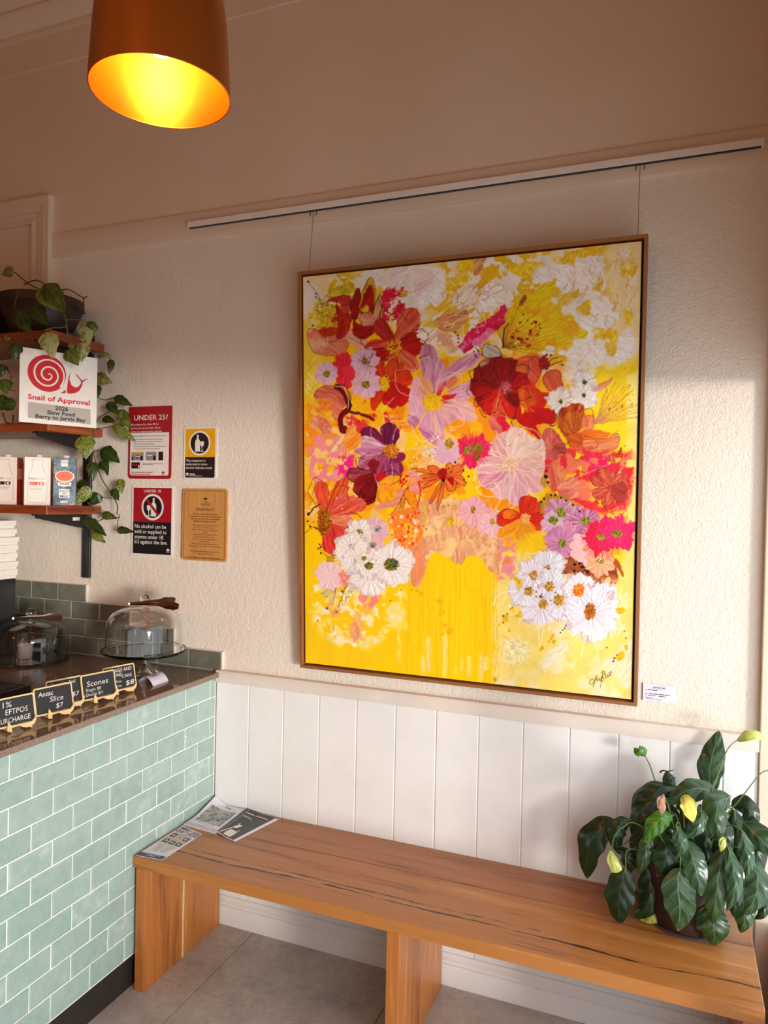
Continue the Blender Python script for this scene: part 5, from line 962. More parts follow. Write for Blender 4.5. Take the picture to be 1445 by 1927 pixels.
# ------------------------------------------------------------------ approval sign at the shelf corner
nx = Vector((.909, -.418, 0)); sx = Vector((.418, .909, 0)); base = Vector((-.5985, -.302, 0))+nx*.006
def onp(u, v, P0, N):
    d = _f + _r*((u-722.5)/FPX) - _u*((v-963.5)/FPX); return CAM+d*((P0-CAM).dot(N)/d.dot(N))
cs = [onp(u, v, base, nx) for u, v in ((32, 796), (186, 804), (177, 671), (40, 656))]
O = sum(cs, Vector())/4; hw = ((cs[1]-cs[0]).dot(sx)+(cs[2]-cs[3]).dot(sx))/2; hh = (cs[2].z+cs[3].z-cs[0].z-cs[1].z)/2; O.z = (cs[0].z+cs[1].z+cs[2].z+cs[3].z)/4
sn = Sheet('approval_sign', 'white square sign with a red snail emblem on the shelf corner', 'sign', O, sx, EZ, hw, hh, .004, ink('sign_white', 'f1e9de', .35), .004)
K = hw/.83            # crop pixels -> sign units below are fractions of the width
def sp(px, py): return ((px-585)/1000*K, (1320-py)/1000*K)   # measured on the enlarged photograph
sn.shape([[sp(455+206*math.cos(a)*(1 if math.cos(a) < 0 else .96), 1167+200*math.sin(a)) for a in [2*PI*i/48 for i in range(48)]]], ink('emblem_red', 'd0121c', .4), 1, 'snail_shell')
spi = []
for i in range(120):
    a = .75-15.4*(1-i/119); r = 10+i*1.46; spi.append(sp(466+r*math.cos(a)-10*i/119, 1188+r*math.sin(a)-14*i/119))
m = MB(); m.strip(spi, [.0068*K/.36*min(1, .45+i/60) for i in range(120)], sn.lay(2), sn.X, sn.Y, 0); m.build('spiral_line', bpy.data.materials['sign_white'], sn.t)
RED_ = bpy.data.materials['emblem_red']
sn.shape([[sp(*q) for q in [(700, 1112), (690, 1200), (712, 1262), (758, 1286), (796, 1266), (818, 1226), (822, 1205), (836, 1215), (830, 1262), (798, 1318), (752, 1348), (700, 1360), (664, 1356), (668, 1270), (680, 1180)]], [sp(*q) for q in [(822, 1212), (790, 1172), (756, 1138), (764, 1132), (806, 1170), (832, 1196), (858, 1182), (884, 1166), (890, 1174), (862, 1192), (836, 1216)]], [sp(*q) for q in [(580, 1368), (625, 1345), (650, 1318), (650, 1362)]]], RED_, 1, 'snail_body')
m = MB(); m.strip([sp(*q) for q in [(690, 1105), (662, 1180), (652, 1260), (640, 1310), (600, 1352), (570, 1372)]], .0062*K/.36, sn.lay(2), sn.X, sn.Y, 0); m.build('emblem_gap', bpy.data.materials['sign_white'], sn.t)
sn.words([('Snail of Approval', sp(588, 0)[0], sp(0, 1466)[1], .076*K, .665*K)], RED_, 2, bold=.026)
sn.shape([[sp(258, 1498), sp(258, 1668), sp(936, 1682), sp(928, 1512)][::-1]], ink('band_stone', 'b7ae9e'), 1, 'band')
sn.words([('2026', sp(612, 0)[0], sp(0, 1556)[1], .062*K, .142*K), ('Slow Food', sp(606, 0)[0], sp(0, 1610)[1], .062*K, .300*K), ('Berry to Jervis Bay', sp(606, 0)[0], sp(0, 1662)[1], .060*K, .540*K)], I_BK, 2, bold=.026)

# ------------------------------------------------------------------ takeaway boxes and till behind the counter
till = thing('till', 'black till cabinet with a tilted screen at the left edge', 'till', (-1.08, -.25, .985))
MB().box(-1.22, -.36, .9855, -.950, -.130, 1.312, .003).build('cabinet', M_BLACK, till)
Mx = Matrix.Translation((-1.09, -.405, 1.205)) @ Matrix.Rotation(math.radians(-24), 4, 'X')
MB().box(-.15, -.008, -.10, .147, .008, .075, .002, Mx).build('screen', flat('dark_screen', h('2a2421'), .12, vary=.1), till); MB().box(-.15, -.0085, .075, .147, .009, .080, 0, Mx).build('screen_edge', flat('screen_edge', h('b9aaa0'), .4), till)
MB().box(-1.12, -.385, 1.13, -1.06, -.355, 1.18).build('screen_arm', M_BLACK, till)
M_CARD = flat('box_card', h('f3e8dc'), .55, vary=.02)
zb = 1.3125
for i, (dx, hh_) in enumerate([(.000, .040), (.004, .034), (.000, .036), (.002, .034), (.006, .034), (-.008, .034), (-.012, .036)]):
    lab = ['bottom takeaway box of the white stack on the till', 'second white takeaway box up in the stack', 'third white takeaway box up in the stack', 'middle white takeaway box of the stack', 'white takeaway box with the lid jutting out, above the middle', 'second white takeaway box from the top', 'topmost white takeaway box of the stack'][i]
    t = thing('takeaway_box', lab, 'box', (-1.06, -.25, zb), 'stacked white takeaway boxes')
    x1 = -.934+dx
    MB().box(x1-.21, -.342+rnd.uniform(-.004, .004), zb+.0002, x1-.004, -.14, zb+hh_-.010, .001).build('tray', M_CARD, t); MB().box(x1-.214, -.347+rnd.uniform(-.004, .004), zb+hh_*.35, x1, -.135, zb+hh_-.0004, .001).build('lid', M_CARD, t); zb += hh_

# ------------------------------------------------------------------ cake stands and domes
M_GL = glassmat('clear_glass'); M_STEEL = flat('tong_steel', h('c9c5c2'), .2, 1., vary=.04); M_STD = flat('tong_copper', h('8a5236'), .25, 1., vary=.08)
ZC = .985
def dome(c, R, H, name_label, kr=.020):
    t = thing('cake_dome', name_label, 'cake dome', c)
    po = [(R, 0), (R, H*.52), (R*.985, H*.64), (R*.93, H*.76), (R*.82, H*.86), (R*.62, H*.94), (R*.35, H*.985), (.010, H), ]
    pi_ = [(max(.006, r-.0032), z-(.0032 if i > 1 else 0)) for i, (r, z) in enumerate(po)]
    prof = po+[(.0, H)]; inn = [(0, H-.0032)]+pi_[::-1]
    MB().lathe(prof+inn+[(R, 0)], c, 56).build('cover', M_GL, t, True)
    MB().lathe([(0, 0), (.008, 0), (.007, .006), (kr*.7, .010), (kr, .010+kr*.7), (kr*.95, .010+kr*1.2), (kr*.6, .010+kr*1.8), (0, .010+kr*1.95)], c+EZ*(H+.0002), 28).build('knob', M_GL, t, True)
    return t
sc_ = Vector((-.222, -.178, ZC))
cs_ = thing('cake_stand', 'footed glass cake stand near the wall end of the counter', 'cake stand', sc_)
MB().lathe([(0, .0005), (.060, .0005), (.066, .003), (.064, .007), (.045, .018), (.022, .036), (.013, .046), (.018, .054), (.013, .060), (.012, .068), (.024, .079), (.10, .085), (.148, .090), (.156, .098), (.159, .099), (.159, .094), (.150, .085), (.10, .0795), (.0, .0795)][:18]+[(.148, .0935), (.10, .0905), (0, .0900)], sc_, 56).build('stand', M_GL, cs_, True)
dome(sc_+EZ*.0945, .1425, .168, 'tall glass dome covering the footed cake stand')
ld = Vector((-.797, -.188, ZC))
bs_ = thing('cake_plate', 'low flat glass plate under the left glass dome', 'cake plate', ld)
MB().lathe([(0, .0005), (.125, .0005), (.150, .004), (.153, .008), (.150, .009), (.12, .0055), (0, .0055)], ld, 56).build('plate', M_GL, bs_, True)
dome(ld+EZ*.0095, .143, .158, 'glass dome standing low on the worktop beside the till')
cup = thing('paper_cup', 'white paper cup under the left glass dome', 'cup', ld+Vector((-.03, 0, .006)))
MB().lathe([(0, 0), (.026, 0), (.030, .055), (.031, .056), (.029, .055), (.025, .002), (0, .002)], ld+Vector((-.03, 0, .0062)), 24).build('cup', M_CARD, cup, True)
def tongs(p0, p1, sep, label, m1, m2, rest):
    t = thing('serving_tongs', label, 'tongs', p0); p0, p1 = Vector(p0), Vector(p1); d = (p1-p0).normalized(); s_ = d.cross(EZ).normalized(); L = (p1-p0).length
    for sg, mt in ((1, m1), (-1, m2)):
        m = MB(); pts = []
        for i in range(13):
            k = i/12; pts.append((p0+d*L*k+s_*sg*sep*(.12+.88*k**1.3)+EZ*(.004*math.sin(k*PI)+(rest*k if sg > 0 else 0)), .0055 if k < .62 else .0055+.0090*math.sin((k-.62)/.38*PI*.86)))
        vs = []
        for i, (p, w_) in enumerate(pts):
            sc2 = 1+(.16 if (i % 2 and i > 8) else 0)
            for a, zz in ((-1, 0), (-.5, .0022), (0, .003), (.5, .0022), (1, 0), (0, -.0006)): vs.append(p+(EZ*.92-s_*.38)*a*w_*sc2+s_*zz*(1.6 if i > 8 else 1))
        fs = [(i*6+k, i*6+(k+1) % 6, (i+1)*6+(k+1) % 6, (i+1)*6+k) for i in range(12) for k in range(6)]+[tuple(range(6)), tuple(range(77, 71, -1))]
        m.add(vs, fs); m.build('tong_arm', mt, t, True)
    MB().tube([p0+s_*.006, p0-d*.006, p0-s_*.006], .004, 8).build('hinge', m1, t)
tongs((-.262, -.215, 1.2600), (-.062, -.190, 1.2580), .012, 'steel tongs lying beside the knob on the tall dome', M_STEEL, M_STD, .026)
tongs((-.838, -.235, 1.1620), (-.625, -.200, 1.1720), .008, 'steel tongs lying on top of the left glass dome', M_STEEL, M_STEEL, .006)
# curved white card
cc_ = thing('tent_card', 'curved white card standing on the worktop below the cake stand', 'card', (-.11, -.27, ZC))
a0, a1, b0_ = Vector((-.158, -.285, ZC+.0006)), Vector((-.160, -.195, ZC+.0006)), Vector((.092, -.030, 0))
m = MB(); vs = []; uvs = []
for i in range(13):
    k = i/12; off = b0_*k+EZ*(.026*math.sin(k*PI)**.8 if 0 < k < 1 else 0)
    vs += [a0+off, a1+off]
m.add(vs+[v-EZ*.0006 for v in vs], [(2*i, 2*i+2, 2*i+3, 2*i+1) for i in range(12)]+[(26+2*i, 26+2*i+1, 26+2*i+3, 26+2*i+2) for i in range(12)]); m.build('card', I_LIL, cc_, True)
m = MB()
for k, L in ((.50, .05), (.58, .034), (.66, .044)):
    p = a0+b0_*k+EZ*(.026*math.sin(k*PI)**.8+.0008); e = (a1-a0).normalized(); s_ = b0_.normalized()
    m.add([p+e*.02, p+e*(.02+L), p+e*(.02+L)+s_*.0025-EZ*.0005, p+e*.02+s_*.0025-EZ*.0005], [(0, 1, 2, 3)])
m.build('small_print', I_TXT, cc_)
# chalkboards
M_PINE = wood('pine_easel', h('d9b47a'), h('e6c58c'), h('efd4a0'), 1, 2., .5); M_SLATE = flat('chalkboard', h('1d1c1e'), .6, vary=.12); M_CHALK = flat('chalk', h('e9e4da'), .8, vary=.1)
def chalk(label, y, x, lines, yaw=14, foot=1):
    cy_, sy_ = math.cos(math.radians(yaw)), math.sin(math.radians(yaw)); Xd = Vector((sy_, cy_, 0)); Nh = Vector((cy_, -sy_, 0)); tl = math.radians(13)
    Yd = (EZ*math.cos(tl)-Nh*math.sin(tl)); Nd = Xd.cross(Yd); O = Vector((x, y, ZC+.016))
    t = thing('chalkboard_sign', label, 'sign', (x, y, ZC), 'chalkboard price signs along the worktop')
    def loc(p, q, d=0.): return O+Xd*p+Yd*q+Nd*d
    m = MB(); m.poly(rrect(.126, .084, .007), loc(0, .042, -.004), Xd, Yd, .004); m.build('frame', M_PINE, t)
    m = MB(); m.poly(rrect(.117, .075, .004), loc(0, .042, 0), Xd, Yd, .0006); m.build('slate', M_SLATE, t)
    # easel foot: wavy cut-out ledge with two hooks
    pr = [(-.036, .004), (-.038, -.006), (-.035, -.015), (-.030, -.012), (-.026, -.005), (-.014, -.003), (-.002, -.003), (.008, -.009), (.020, -.013), (.034, -.012), (.044, -.005), (.048, .006), (.047, .018), (.044, .010), (.036, .002), (.02, .001), (-.025, .002), (-.030, .008), (-.034, .016)]
    m = MB(); m.poly(pr, loc(.010, .002, .003), Xd, EZ, .0045); m.build('ledge', M_PINE, t)
    m = MB()
    for p in (-.026, .034): m.add([loc(p+.010-.003, 0, .006)+EZ*-.015, loc(p+.010+.003, 0, .006)+EZ*-.015, O+Xd*(p+.013)-Nh*.05-EZ*.015, O+Xd*(p+.007)-Nh*.05-EZ*.015]+[q for q in (loc(p+.010-.003, .002, .004), loc(p+.010+.003, .002, .004), O+Xd*(p+.013)-Nh*.05-EZ*.004, O+Xd*(p+.007)-Nh*.05-EZ*.004)], [(0, 1, 2, 3), (4, 5, 6, 7), (0, 1, 5, 4), (1, 2, 6, 5), (2, 3, 7, 6), (3, 0, 4, 7)])
    m.build('foot', M_PINE, t)
    m = MB()
    for s_, p, q, sz, wd in lines: m.text(s_, loc(p, q, .0009), Xd, Yd, sz*1.22, wd, 'LEFT', -.004, 0, .12)
    m.build('chalk_lettering', M_CHALK, t)
chalk('chalkboard sign reading 1.1% EFTPOS surcharge, nearest the viewer', -.897, -.082, [('1.1%', -.052, .056, .019, .046), ('EFTPOS', -.026, .035, .018, .066), ('SURCHARGE', -.050, .012, .017, .096)])
chalk('chalkboard sign reading Anzac Slice $7', -.752, -.080, [('Anzac', -.049, .056, .017, .048), ('Slice', -.014, .036, .018, .044), ('$7', .004, .014, .017, .024)])
chalk('chalkboard sign reading Chocolate And Berry Brownie $7, half hidden', -.668, -.118, [('Chocolate And', -.052, .064, .013, .088), ('Berry', -.034, .047, .012, .034), ('Brownie', -.040, .033, .012, .036), ('$7', .020, .022, .016, .026), ('GF | VGF', -.044, .011, .010, .044)])
chalk('chalkboard sign reading Scones', -.560, -.082, [('Scones', -.044, .044, .020, .078), ('Single $8', -.050, .028, .0115, .056), ('Double $11', -.050, .013, .0115, .062)])
chalk('chalkboard sign reading Orange And Almond Cake $8, nearest the wall', -.450, -.092, [('ORANGE AND', -.050, .062, .0145, .100), ('ALMOND', -.050, .047, .0135, .060), ('CAKE', .008, .040, .0125, .040), ('Gluten Free', -.052, .026, .010, .056), ('Dairy Free', -.052, .011, .010, .054), ('$8', .020, .012, .019, .034)])
# black vent-topped box with cables
bt = thing('card_reader_box', 'black slatted-top box with blue cable behind the chalkboards', 'box', (-.42, -.70, ZC))
MB().box(-.56, -.82, ZC+.0003, -.345, -.600, ZC+.040, .003).build('case', M_BLACK, bt)
for i in range(14): MB().box(-.55, -.812+i*.0148, ZC+.0395, -.355, -.805+i*.0148, ZC+.0425).build('slat', M_KICK, bt)
MB().tube(spl([(-.36, -.80, ZC+.02), (-.31, -.78, ZC+.012), (-.25, -.74, ZC+.005), (-.20, -.70, ZC+.005), (-.24, -.63, ZC+.005), (-.34, -.62, ZC+.015)]), .0035, 8).build('cable', ink('cable_blue', '2b4f86', .4), bt, True); MB().tube(spl([(-.36, -.75, ZC+.03), (-.29, -.73, ZC+.02), (-.22, -.76, ZC+.005), (-.28, -.80, ZC+.005)]), .0035, 8).build('cable', M_BLACK, bt, True)
# ------------------------------------------------------------------ booklets on the bench
ZBN = .4575
M_PAPER = flat('paper', h('eceaf0'), .4, vary=.02)
def quad(c4):
    A, B, C_, D_ = [Vector((x, y, 0)) for x, y in c4]
    return lambda s_, t_, z: A*(1-s_)*(1-t_)+B*s_*(1-t_)+C_*s_*t_+D_*(1-s_)*t_+EZ*z
def booklet(label, c4, z0, th, lift, cover):
    # c4: front-left, front-right, back-right, back-left ; lift(s,t) gives how far the sheet curls up
    t = thing('booklet', label, 'booklet', (c4[0][0]*.5+c4[2][0]*.5, c4[0][1]*.5+c4[2][1]*.5, z0), 'booklets on the left end of the bench'); F_ = quad(c4); n = 10; m = MB()
    top = [F_(i/n, j/n, z0+th+lift(i/n, j/n)) for j in range(n+1) for i in range(n+1)]; bot = [F_(i/n, j/n, z0+.0002+lift(i/n, j/n)*.92) for j in range(n+1) for i in range(n+1)]; q = (n+1)*(n+1)
    fs = [(j*(n+1)+i, j*(n+1)+i+1, (j+1)*(n+1)+i+1, (j+1)*(n+1)+i) for j in range(n) for i in range(n)]; f2 = [tuple(q+k for k in f[::-1]) for f in fs]
    rim = [i for i in range(n+1)]+[j*(n+1)+n for j in range(1, n+1)]+[n*(n+1)+i for i in range(n-1, -1, -1)]+[j*(n+1) for j in range(n-1, 0, -1)]
    sd = [(rim[k], q+rim[k], q+rim[(k+1) % len(rim)], rim[(k+1) % len(rim)]) for k in range(len(rim))]
    m.add(top+bot, fs+f2+sd); m.build('pages', M_PAPER, t, True)
    lay = lambda s_, t_, k=1: F_(s_, t_, z0+th+lift(s_, t_)+.0003*k)
    def patch(s0, t0, s1, t1, mat, k=1, nn=8, name='cover_print'):
        m = MB(); m.add([lay(s0+(s1-s0)*i/nn, t0+(t1-t0)*j/nn, k) for j in range(nn+1) for i in range(nn+1)], [(j*(nn+1)+i, j*(nn+1)+i+1, (j+1)*(nn+1)+i+1, (j+1)*(nn+1)+i) for j in range(nn) for i in range(nn)]); return m.build(name, mat, t, True)
    def words(lst, mat, k=3):
        m = MB()
        for tx, s_, t_, sz, wd in lst:
            O = lay(s_, t_, k); X = (lay(min(1, s_+.2), t_, k)-lay(max(0, s_-.2), t_, k)).normalized(); Y = lay(s_, min(1, t_+.06), k)-lay(s_, t_-.02, k); Y = (Y-X*Y.dot(X)).normalized(); m.text(tx, O, X, Y, sz, wd, 'CENTER', .012, 0)
        m.build('lettering', mat, t)
    def shapes(lst, mat, k=3, name='print'):
        m = MB()
        for pts in lst: m.add([lay(a, b, k) for a, b in pts], [tuple(range(len(pts)))])
        m.build(name, mat, t)
    cover(t, patch, words, shapes)
def art():
    q = NT('landscape_print'); v = q.coord(); n = q.noise(v, 16, 5, .65, 1.2); b = q.noise(v, 40, 3, .6, .5); c = q.ramp(n, [(.32, h('2d3344')), (.42, h('6c7080')), (.50, h('a7a7a4')), (.58, h('c3b9a4')), (.68, h('d8c39c'))])
    q.col(q.mix(q.math('MULTIPLY', q.math('GREATER_THAN', b, .60), .6), c, h('39486e'))); q.set(Roughness=.3); return q.m
def cov1(t, patch, words, shapes):
    patch(.10, .22, .92, .80, art(), 1); words([('Our Treasures', .55, .885, .017, .098)], I_BK); shapes([rc(.25, .845, .85, .853), rc(.3, .165, .8, .172), rc(.42, .08, .56, .092)], I_GRY)
    patch(.0, .0, 1., .115, flat('lilac_fold', h('cfcbd8'), .4), 1)
def lift1(s_, t_): return .030*max(0, 1-s_*1.9)**1.6*(max(0, t_-.35)/.65)**1.1 if t_ > .35 else 0
booklet('white art booklet with a landscape cover, curling against the tiles', [(.012, -.226), (.160, -.241), (.146, -.024), (.012, -.024)], ZBN, .005, lift1, cov1)
def cov2(t, patch, words, shapes):
    patch(.0, .0, 1, 1, ink('cover_charcoal', '2b2b2c', .3), 1); patch(.93, .0, 1.0, .97, M_PAPER, 2)
    words([('OUR BEST', .50, .895, .021, .112)], ink('cover_red', 'c22630', .4)); shapes([rc(.12, .85, .38, .875), rc(.42, .85, .84, .875), rc(.14, .74, .42, .752), rc(.14, .71, .48, .722)], I_WH)
    shapes([[(.30, .02), (.62, .02), (.66, .10), (.64, .22), (.50, .235), (.34, .235), (.28, .10)], [(.10, .02), (.15, .02), (.33, .30), (.30, .31)], [(.28, .30), (.42, .30), (.50, .44), (.36, .45)], [(.30, .44), (.33, .44), (.36, .50), (.34, .50)], [(.52, .22), (.62, .235), (.64, .28), (.56, .285), (.555, .27), (.61, .268), (.60, .245), (.53, .235)]], I_WH, 3, 'utensil_print')
    words([('3', .30, .11, .0001, .0001)], I_BK, 1) if False else None
booklet('charcoal booklet with red title and white utensils on its cover', [(.166, -.236), (.258, -.262), (.306, -.040), (.158, -.026)], ZBN, .004, lambda s_, t_: .012*max(0, 1-abs(s_-.05)*2.2)*.6, cov2)
def cov3(t, patch, words, shapes):
    patch(0, 0, 1, .105, ink('footer_navy', '474d6e', .4), 1); words([('BERRY 2026', .52, .905, .024, .100), ('QUILT SHOW', .52, .815, .024, .104)], I_BK)
    shapes([rc(.08, .775, .95, .785)], I_RED)
    patch(.06, .44, .94, .76, flat('quilt_beige', h('cbbcae'), .4), 1)
    L = []
    for i, (a, b) in enumerate([(.10, .65), (.40, .66), (.70, .64), (.12, .47), (.42, .46), (.70, .46)]): L.append(rc(a, b, a+.20, b+.10))
    shapes([L[0], L[2], L[4], L[5], L[3], [(.42, .73), (.5, .68), (.6, .73), (.52, .66)]], I_DK, 2, 'quilt_block'); shapes([[(a+.20*x, b+.10*y) for x, y in ((.5, .15), (.85, .5), (.5, .85), (.15, .5))] for a, b in [(.10, .65), (.70, .64), (.12, .47), (.42, .46), (.70, .46)]], M_PAPER, 3, 'quilt_star'); shapes([[(a+.20*x, b+.10*y) for x, y in ((.5, .35), (.65, .5), (.5, .65), (.35, .5))] for a, b in [(.10, .65), (.70, .64), (.12, .47), (.42, .46), (.70, .46)]], I_GRY, 4, 'quilt_star')
    shapes([rc(.15+.02*i, .395-.032*i, .48, .403-.032*i) for i in range(7)]+[rc(.55, .395-.032*i, .9-.03*i, .403-.032*i) for i in range(7)], I_GRY, 2); shapes([rc(.2, .07, .8, .078), rc(.3, .035, .7, .043), rc(.46, .048, .52, .062)], M_PAPER, 3)
booklet('narrow white flyer for the Berry 2026 Quilt Show by the tiles', [(.010, -.484), (.112, -.474), (.118, -.262), (.014, -.232)], ZBN, .0015, lambda s_, t_: 0, cov3)

# ------------------------------------------------------------------ plants
def leafmat(name, c1, c2, vein, rough=.32, variegate=None, sheen=.5, rib=26):
    q = NT(name); uv = q.n('UVMap'); sx = q.n('SeparateXYZ'); q.l(uv.outputs[0], sx.inputs[0]); au = q.math('ABSOLUTE', sx.outputs[0])
    n = q.noise(q.coord(), 30, 4, .6); ph = q.math('ADD', q.math('MULTIPLY', sx.outputs[1], rib), q.math('MULTIPLY', au, -7.)); wv = q.math('SINE', ph)
    mid = q.math('LESS_THAN', au, .035); c = q.ramp(n, [(.3, c1), (.7, c2)])
    c = q.mix(q.math('MULTIPLY', q.math('GREATER_THAN', wv, .93), .18), c, vein); c = q.mix(q.math('MULTIPLY', mid, .55), c, vein)
    if name.startswith('lily'): c = q.mix(q.math('MULTIPLY', q.math('SUBTRACT', q.math('ADD', sx.outputs[1], q.math('MULTIPLY', n, .10)), 1.015), 12, True), c, (.72, .62, .28))
    if variegate:
        v2 = q.noise(q.coord((1, 1, 1)), 55, 4, .7, 1.8); oi = q.n('ObjectInfo'); k = q.math('GREATER_THAN', q.math('ADD', v2, q.math('MULTIPLY', q.math('SUBTRACT', oi.outputs['Random'], .5), .25)), .53)
        c = q.mix(q.math('MULTIPLY', k, .8), c, variegate)
    q.col(c); q.set(Roughness=rough, Specular_IOR_Level=sheen); hgt = q.math('ADD', q.math('MULTIPLY', wv, .5), q.math('MULTIPLY', n, .6)); q.bump(hgt, .35, .004); return q.m
def leaf(spine, wd, N, mat, parent, kind='lily', fold=.18, wave=.0, seed=0, name='leaf', curl=0.):
    """curved blade along a 3-D spine; wd is the full width, N faces the side the upper surface looks to"""
    P = spl(spine, 6); n = len(P); N = Vector(N).normalized(); r = random.Random(seed); p1, p2 = r.uniform(0, 6), r.uniform(0, 6)
    cum = [0]
    for a, b in zip(P[:-1], P[1:]): cum.append(cum[-1]+(b-a).length)
    T = cum[-1]; nv = 8; vs = []; uv = []
    for i, p in enumerate(P):
        t = cum[i]/T; tg = (P[min(i+1, n-1)]-P[max(i-1, 0)]).normalized(); s_ = tg.cross(N); s_ = s_.normalized() if s_.length > 1e-4 else Vector((1, 0, 0)); nn = s_.cross(tg).normalized()
        if kind == 'lily': f = (math.sin(PI*t**.86)**.62)*(1-.22*t**3)
        elif kind == 'heart': f = (math.sin(PI*t**.60)**.72)*(1-.25*t**3)
        else: f = math.sin(PI*t**.8)**.7
        f = max(f, .015)*(1+.06*math.sin(t*19+p1))
        for k in range(nv+1):
            u = -1+2*k/nv; w_ = u*wd/2*f
            off = -abs(u)**1.4*wd*fold*f+wave*wd*math.sin(t*15+p1+(2.2 if u > 0 else 0))*u*u*f+curl*wd*u*u*f
            q3 = p+s_*w_+nn*off; q3.z = max(q3.z, ZBN+.0015); vs.append(q3); uv.append((u+.0001, t))
    fs = [(i*(nv+1)+k, i*(nv+1)+k+1, (i+1)*(nv+1)+k+1, (i+1)*(nv+1)+k) for i in range(n-1) for k in range(nv)]
    return MB().add(vs, fs, uv).build(name, mat, parent, 'keep')
# peace lily on the bench
pl = thing('peace_lily', 'large drooping peace lily in a dark terracotta pot on the bench', 'potted plant', (1.735, -.142, ZBN))
M_TERRA = flat('dark_terracotta', h('3a1e16'), .6, vary=.15, scale=12); M_SOIL = flat('soil', h('20160f'), .9, vary=.3, scale=60)
pc = Vector((1.735, -.142, ZBN))
MB().lathe([(0, 0), (.094, 0), (.098, .006), (.108, .12), (.112, .165), (.118, .168), (.119, .195), (.112, .197), (.108, .19), (.106, .17), (0, .168)], pc+EZ*.0002, 40).build('pot', M_TERRA, pl, True)
MB().lathe([(.102, 0), (.106, .0), (.106, .004), (.100, .006)], pc+EZ*.0001, 40, True).build('pot_foot', flat('pot_foot_grey', h('4b4640'), .4), pl, True)
MB().lathe([(0, .172), (.106, .170), (.106, .165), (0, .165)], pc, 24).build('soil', M_SOIL, pl, True)
LG = leafmat('lily_green', h('1b3316'), h('2f4c24'), h('5d7f4c')); LD = leafmat('lily_dark', h('10240f'), h('1e3819'), h('3d5a34'), .30); LL = leafmat('lily_grey_green', h('243f26'), h('3b5938'), h('7d9a78'), .26); LB = leafmat('lily_bright', h('2f5a17'), h('4a7d22'), h('7fa548'), .18)
LY = leafmat('lily_yellowed', h('8d9428'), h('bcb53f'), h('d9d27a'), .4); SPY = leafmat('spathe_yellow', h('d8c63a'), h('efe26a'), h('f3ec9c'), .45, rib=8); SPL = leafmat('spathe_lime', h('a5b73c'), h('d6dc7a'), h('e8ecae'), .42, rib=8); SPT = leafmat('spathe_brown', h('b08064'), h('d2a58a'), h('c09074'), .6, rib=8); M_STEM = flat('lily_stem', h('5e7a34'), .4)
def A(x, y): return (1080+.2526*x, 1360+.2526*y)
def B(x, y): return (1080+.2526*x, 1560+.2526*y)
CROWN = pc+EZ*.19
VN_ = Vector((.05, -.95, .30))
def lily(pts, wpx, y0, y1, mat, stem=True, N=None, fold=.2, wave=.03, kind='lily', name='leaf', bulge=.02, seed=None, curl=0., stpt=None):
    n = len(pts); sp_ = []
    for i, (u, v) in enumerate(pts):
        t = i/(n-1); sp_.append(at(u, v, y0+(y1-y0)*t-bulge*math.sin(PI*t)))
    wd = wpx*.2526/FPX*(sp_[n//2]-CAM).length*.9; wave = wave*1.6+.015; [setattr(q_, 'z', max(q_.z, ZBN+.004)) for q_ in sp_]
    o = leaf(sp_, wd, N or VN_, mat, pl, kind, fold, wave, seed if seed is not None else int(pts[0][0]*7+pts[0][1]), name, curl)
    if stem:
        b = sp_[0]; r = CROWN+Vector(((b.x-CROWN.x)*.22, (b.y-CROWN.y)*.22, -.012)); mid = r*.4+b*.6+EZ*(.045 if stem is True else stem)
        if stpt: mid = at(*stpt)
        MB().tube(spl([r, mid, b, sp_[0]*.5+sp_[1]*.5]), .0026, 6, r2=.0014).build('stem', M_STEM, pl, True)
    return o
lily([A(1040, 520), A(1005, 400), A(1035, 230), A(1082, 58)], 185, -.10, -.055, LL, bulge=.01, N=(-.25, -.9, .1), fold=.12)
lily([A(1075, 545), A(950, 490), A(810, 520), A(695, 610)], 165, -.16, -.20, LL, N=(0, -.8, .6), fold=.12)
lily([A(1165, 545), A(1080, 600), A(1060, 720), A(1092, 885)], 190, -.20, -.27, LG, bulge=.03)
lily([A(1170, 620), A(1260, 620), A(1330, 680), A(1372, 760)], 150, -.14, -.17, LD)
lily([A(1230, 720), A(1330, 810), A(1420, 900), A(1510, 1010)], 180, -.17, -.24, LL, fold=.12)
lily([A(330, 745), A(190, 800), A(105, 930), A(95, 1165)], 210, -.13, -.15, LD, N=(-.3, -.9, .3), fold=.10)
lily([A(800, 500), A(640, 480), A(490, 530), A(425, 650)], 130, -.10, -.11, LD, N=(-.2, -.7, .7))
lily([A(770, 575), A(590, 590), A(470, 680), A(425, 830)], 150, -.12, -.15, LD, N=(-.2, -.8, .5))
lily([A(735, 690), A(650, 715), A(575, 795), A(532, 895)], 135, -.24, -.28, LB, N=(-.1, -.85, .5), fold=.10)
lily([A(945, 610), A(950, 700), A(915, 790), A(815, 862)], 95, -.24, -.28, LL, wave=.08)
lily([A(800, 548), A(838, 590), A(865, 660), A(886, 742)], 105, -.27, -.29, SPY, kind='spathe', name='spathe', fold=.05)
lily([A(668, 538), A(650, 590), A(655, 640), A(652, 682)], 62, -.26, -.27, SPT, kind='spathe', name='spathe', fold=.12, stem=.02)
lily([A(755, 485), A(715, 440), A(700, 400), A(690, 358)], 100, -.09, -.08, LG)
for q in ([A(640, 372), A(660, 356), A(700, 362), A(742, 352)],):
    MB().tube(spl([at(u, v, -.085) for u, v in q]), .003, 6, r2=.001).build('withered_tip', flat('withered', h('3a2318'), .8), pl, True)
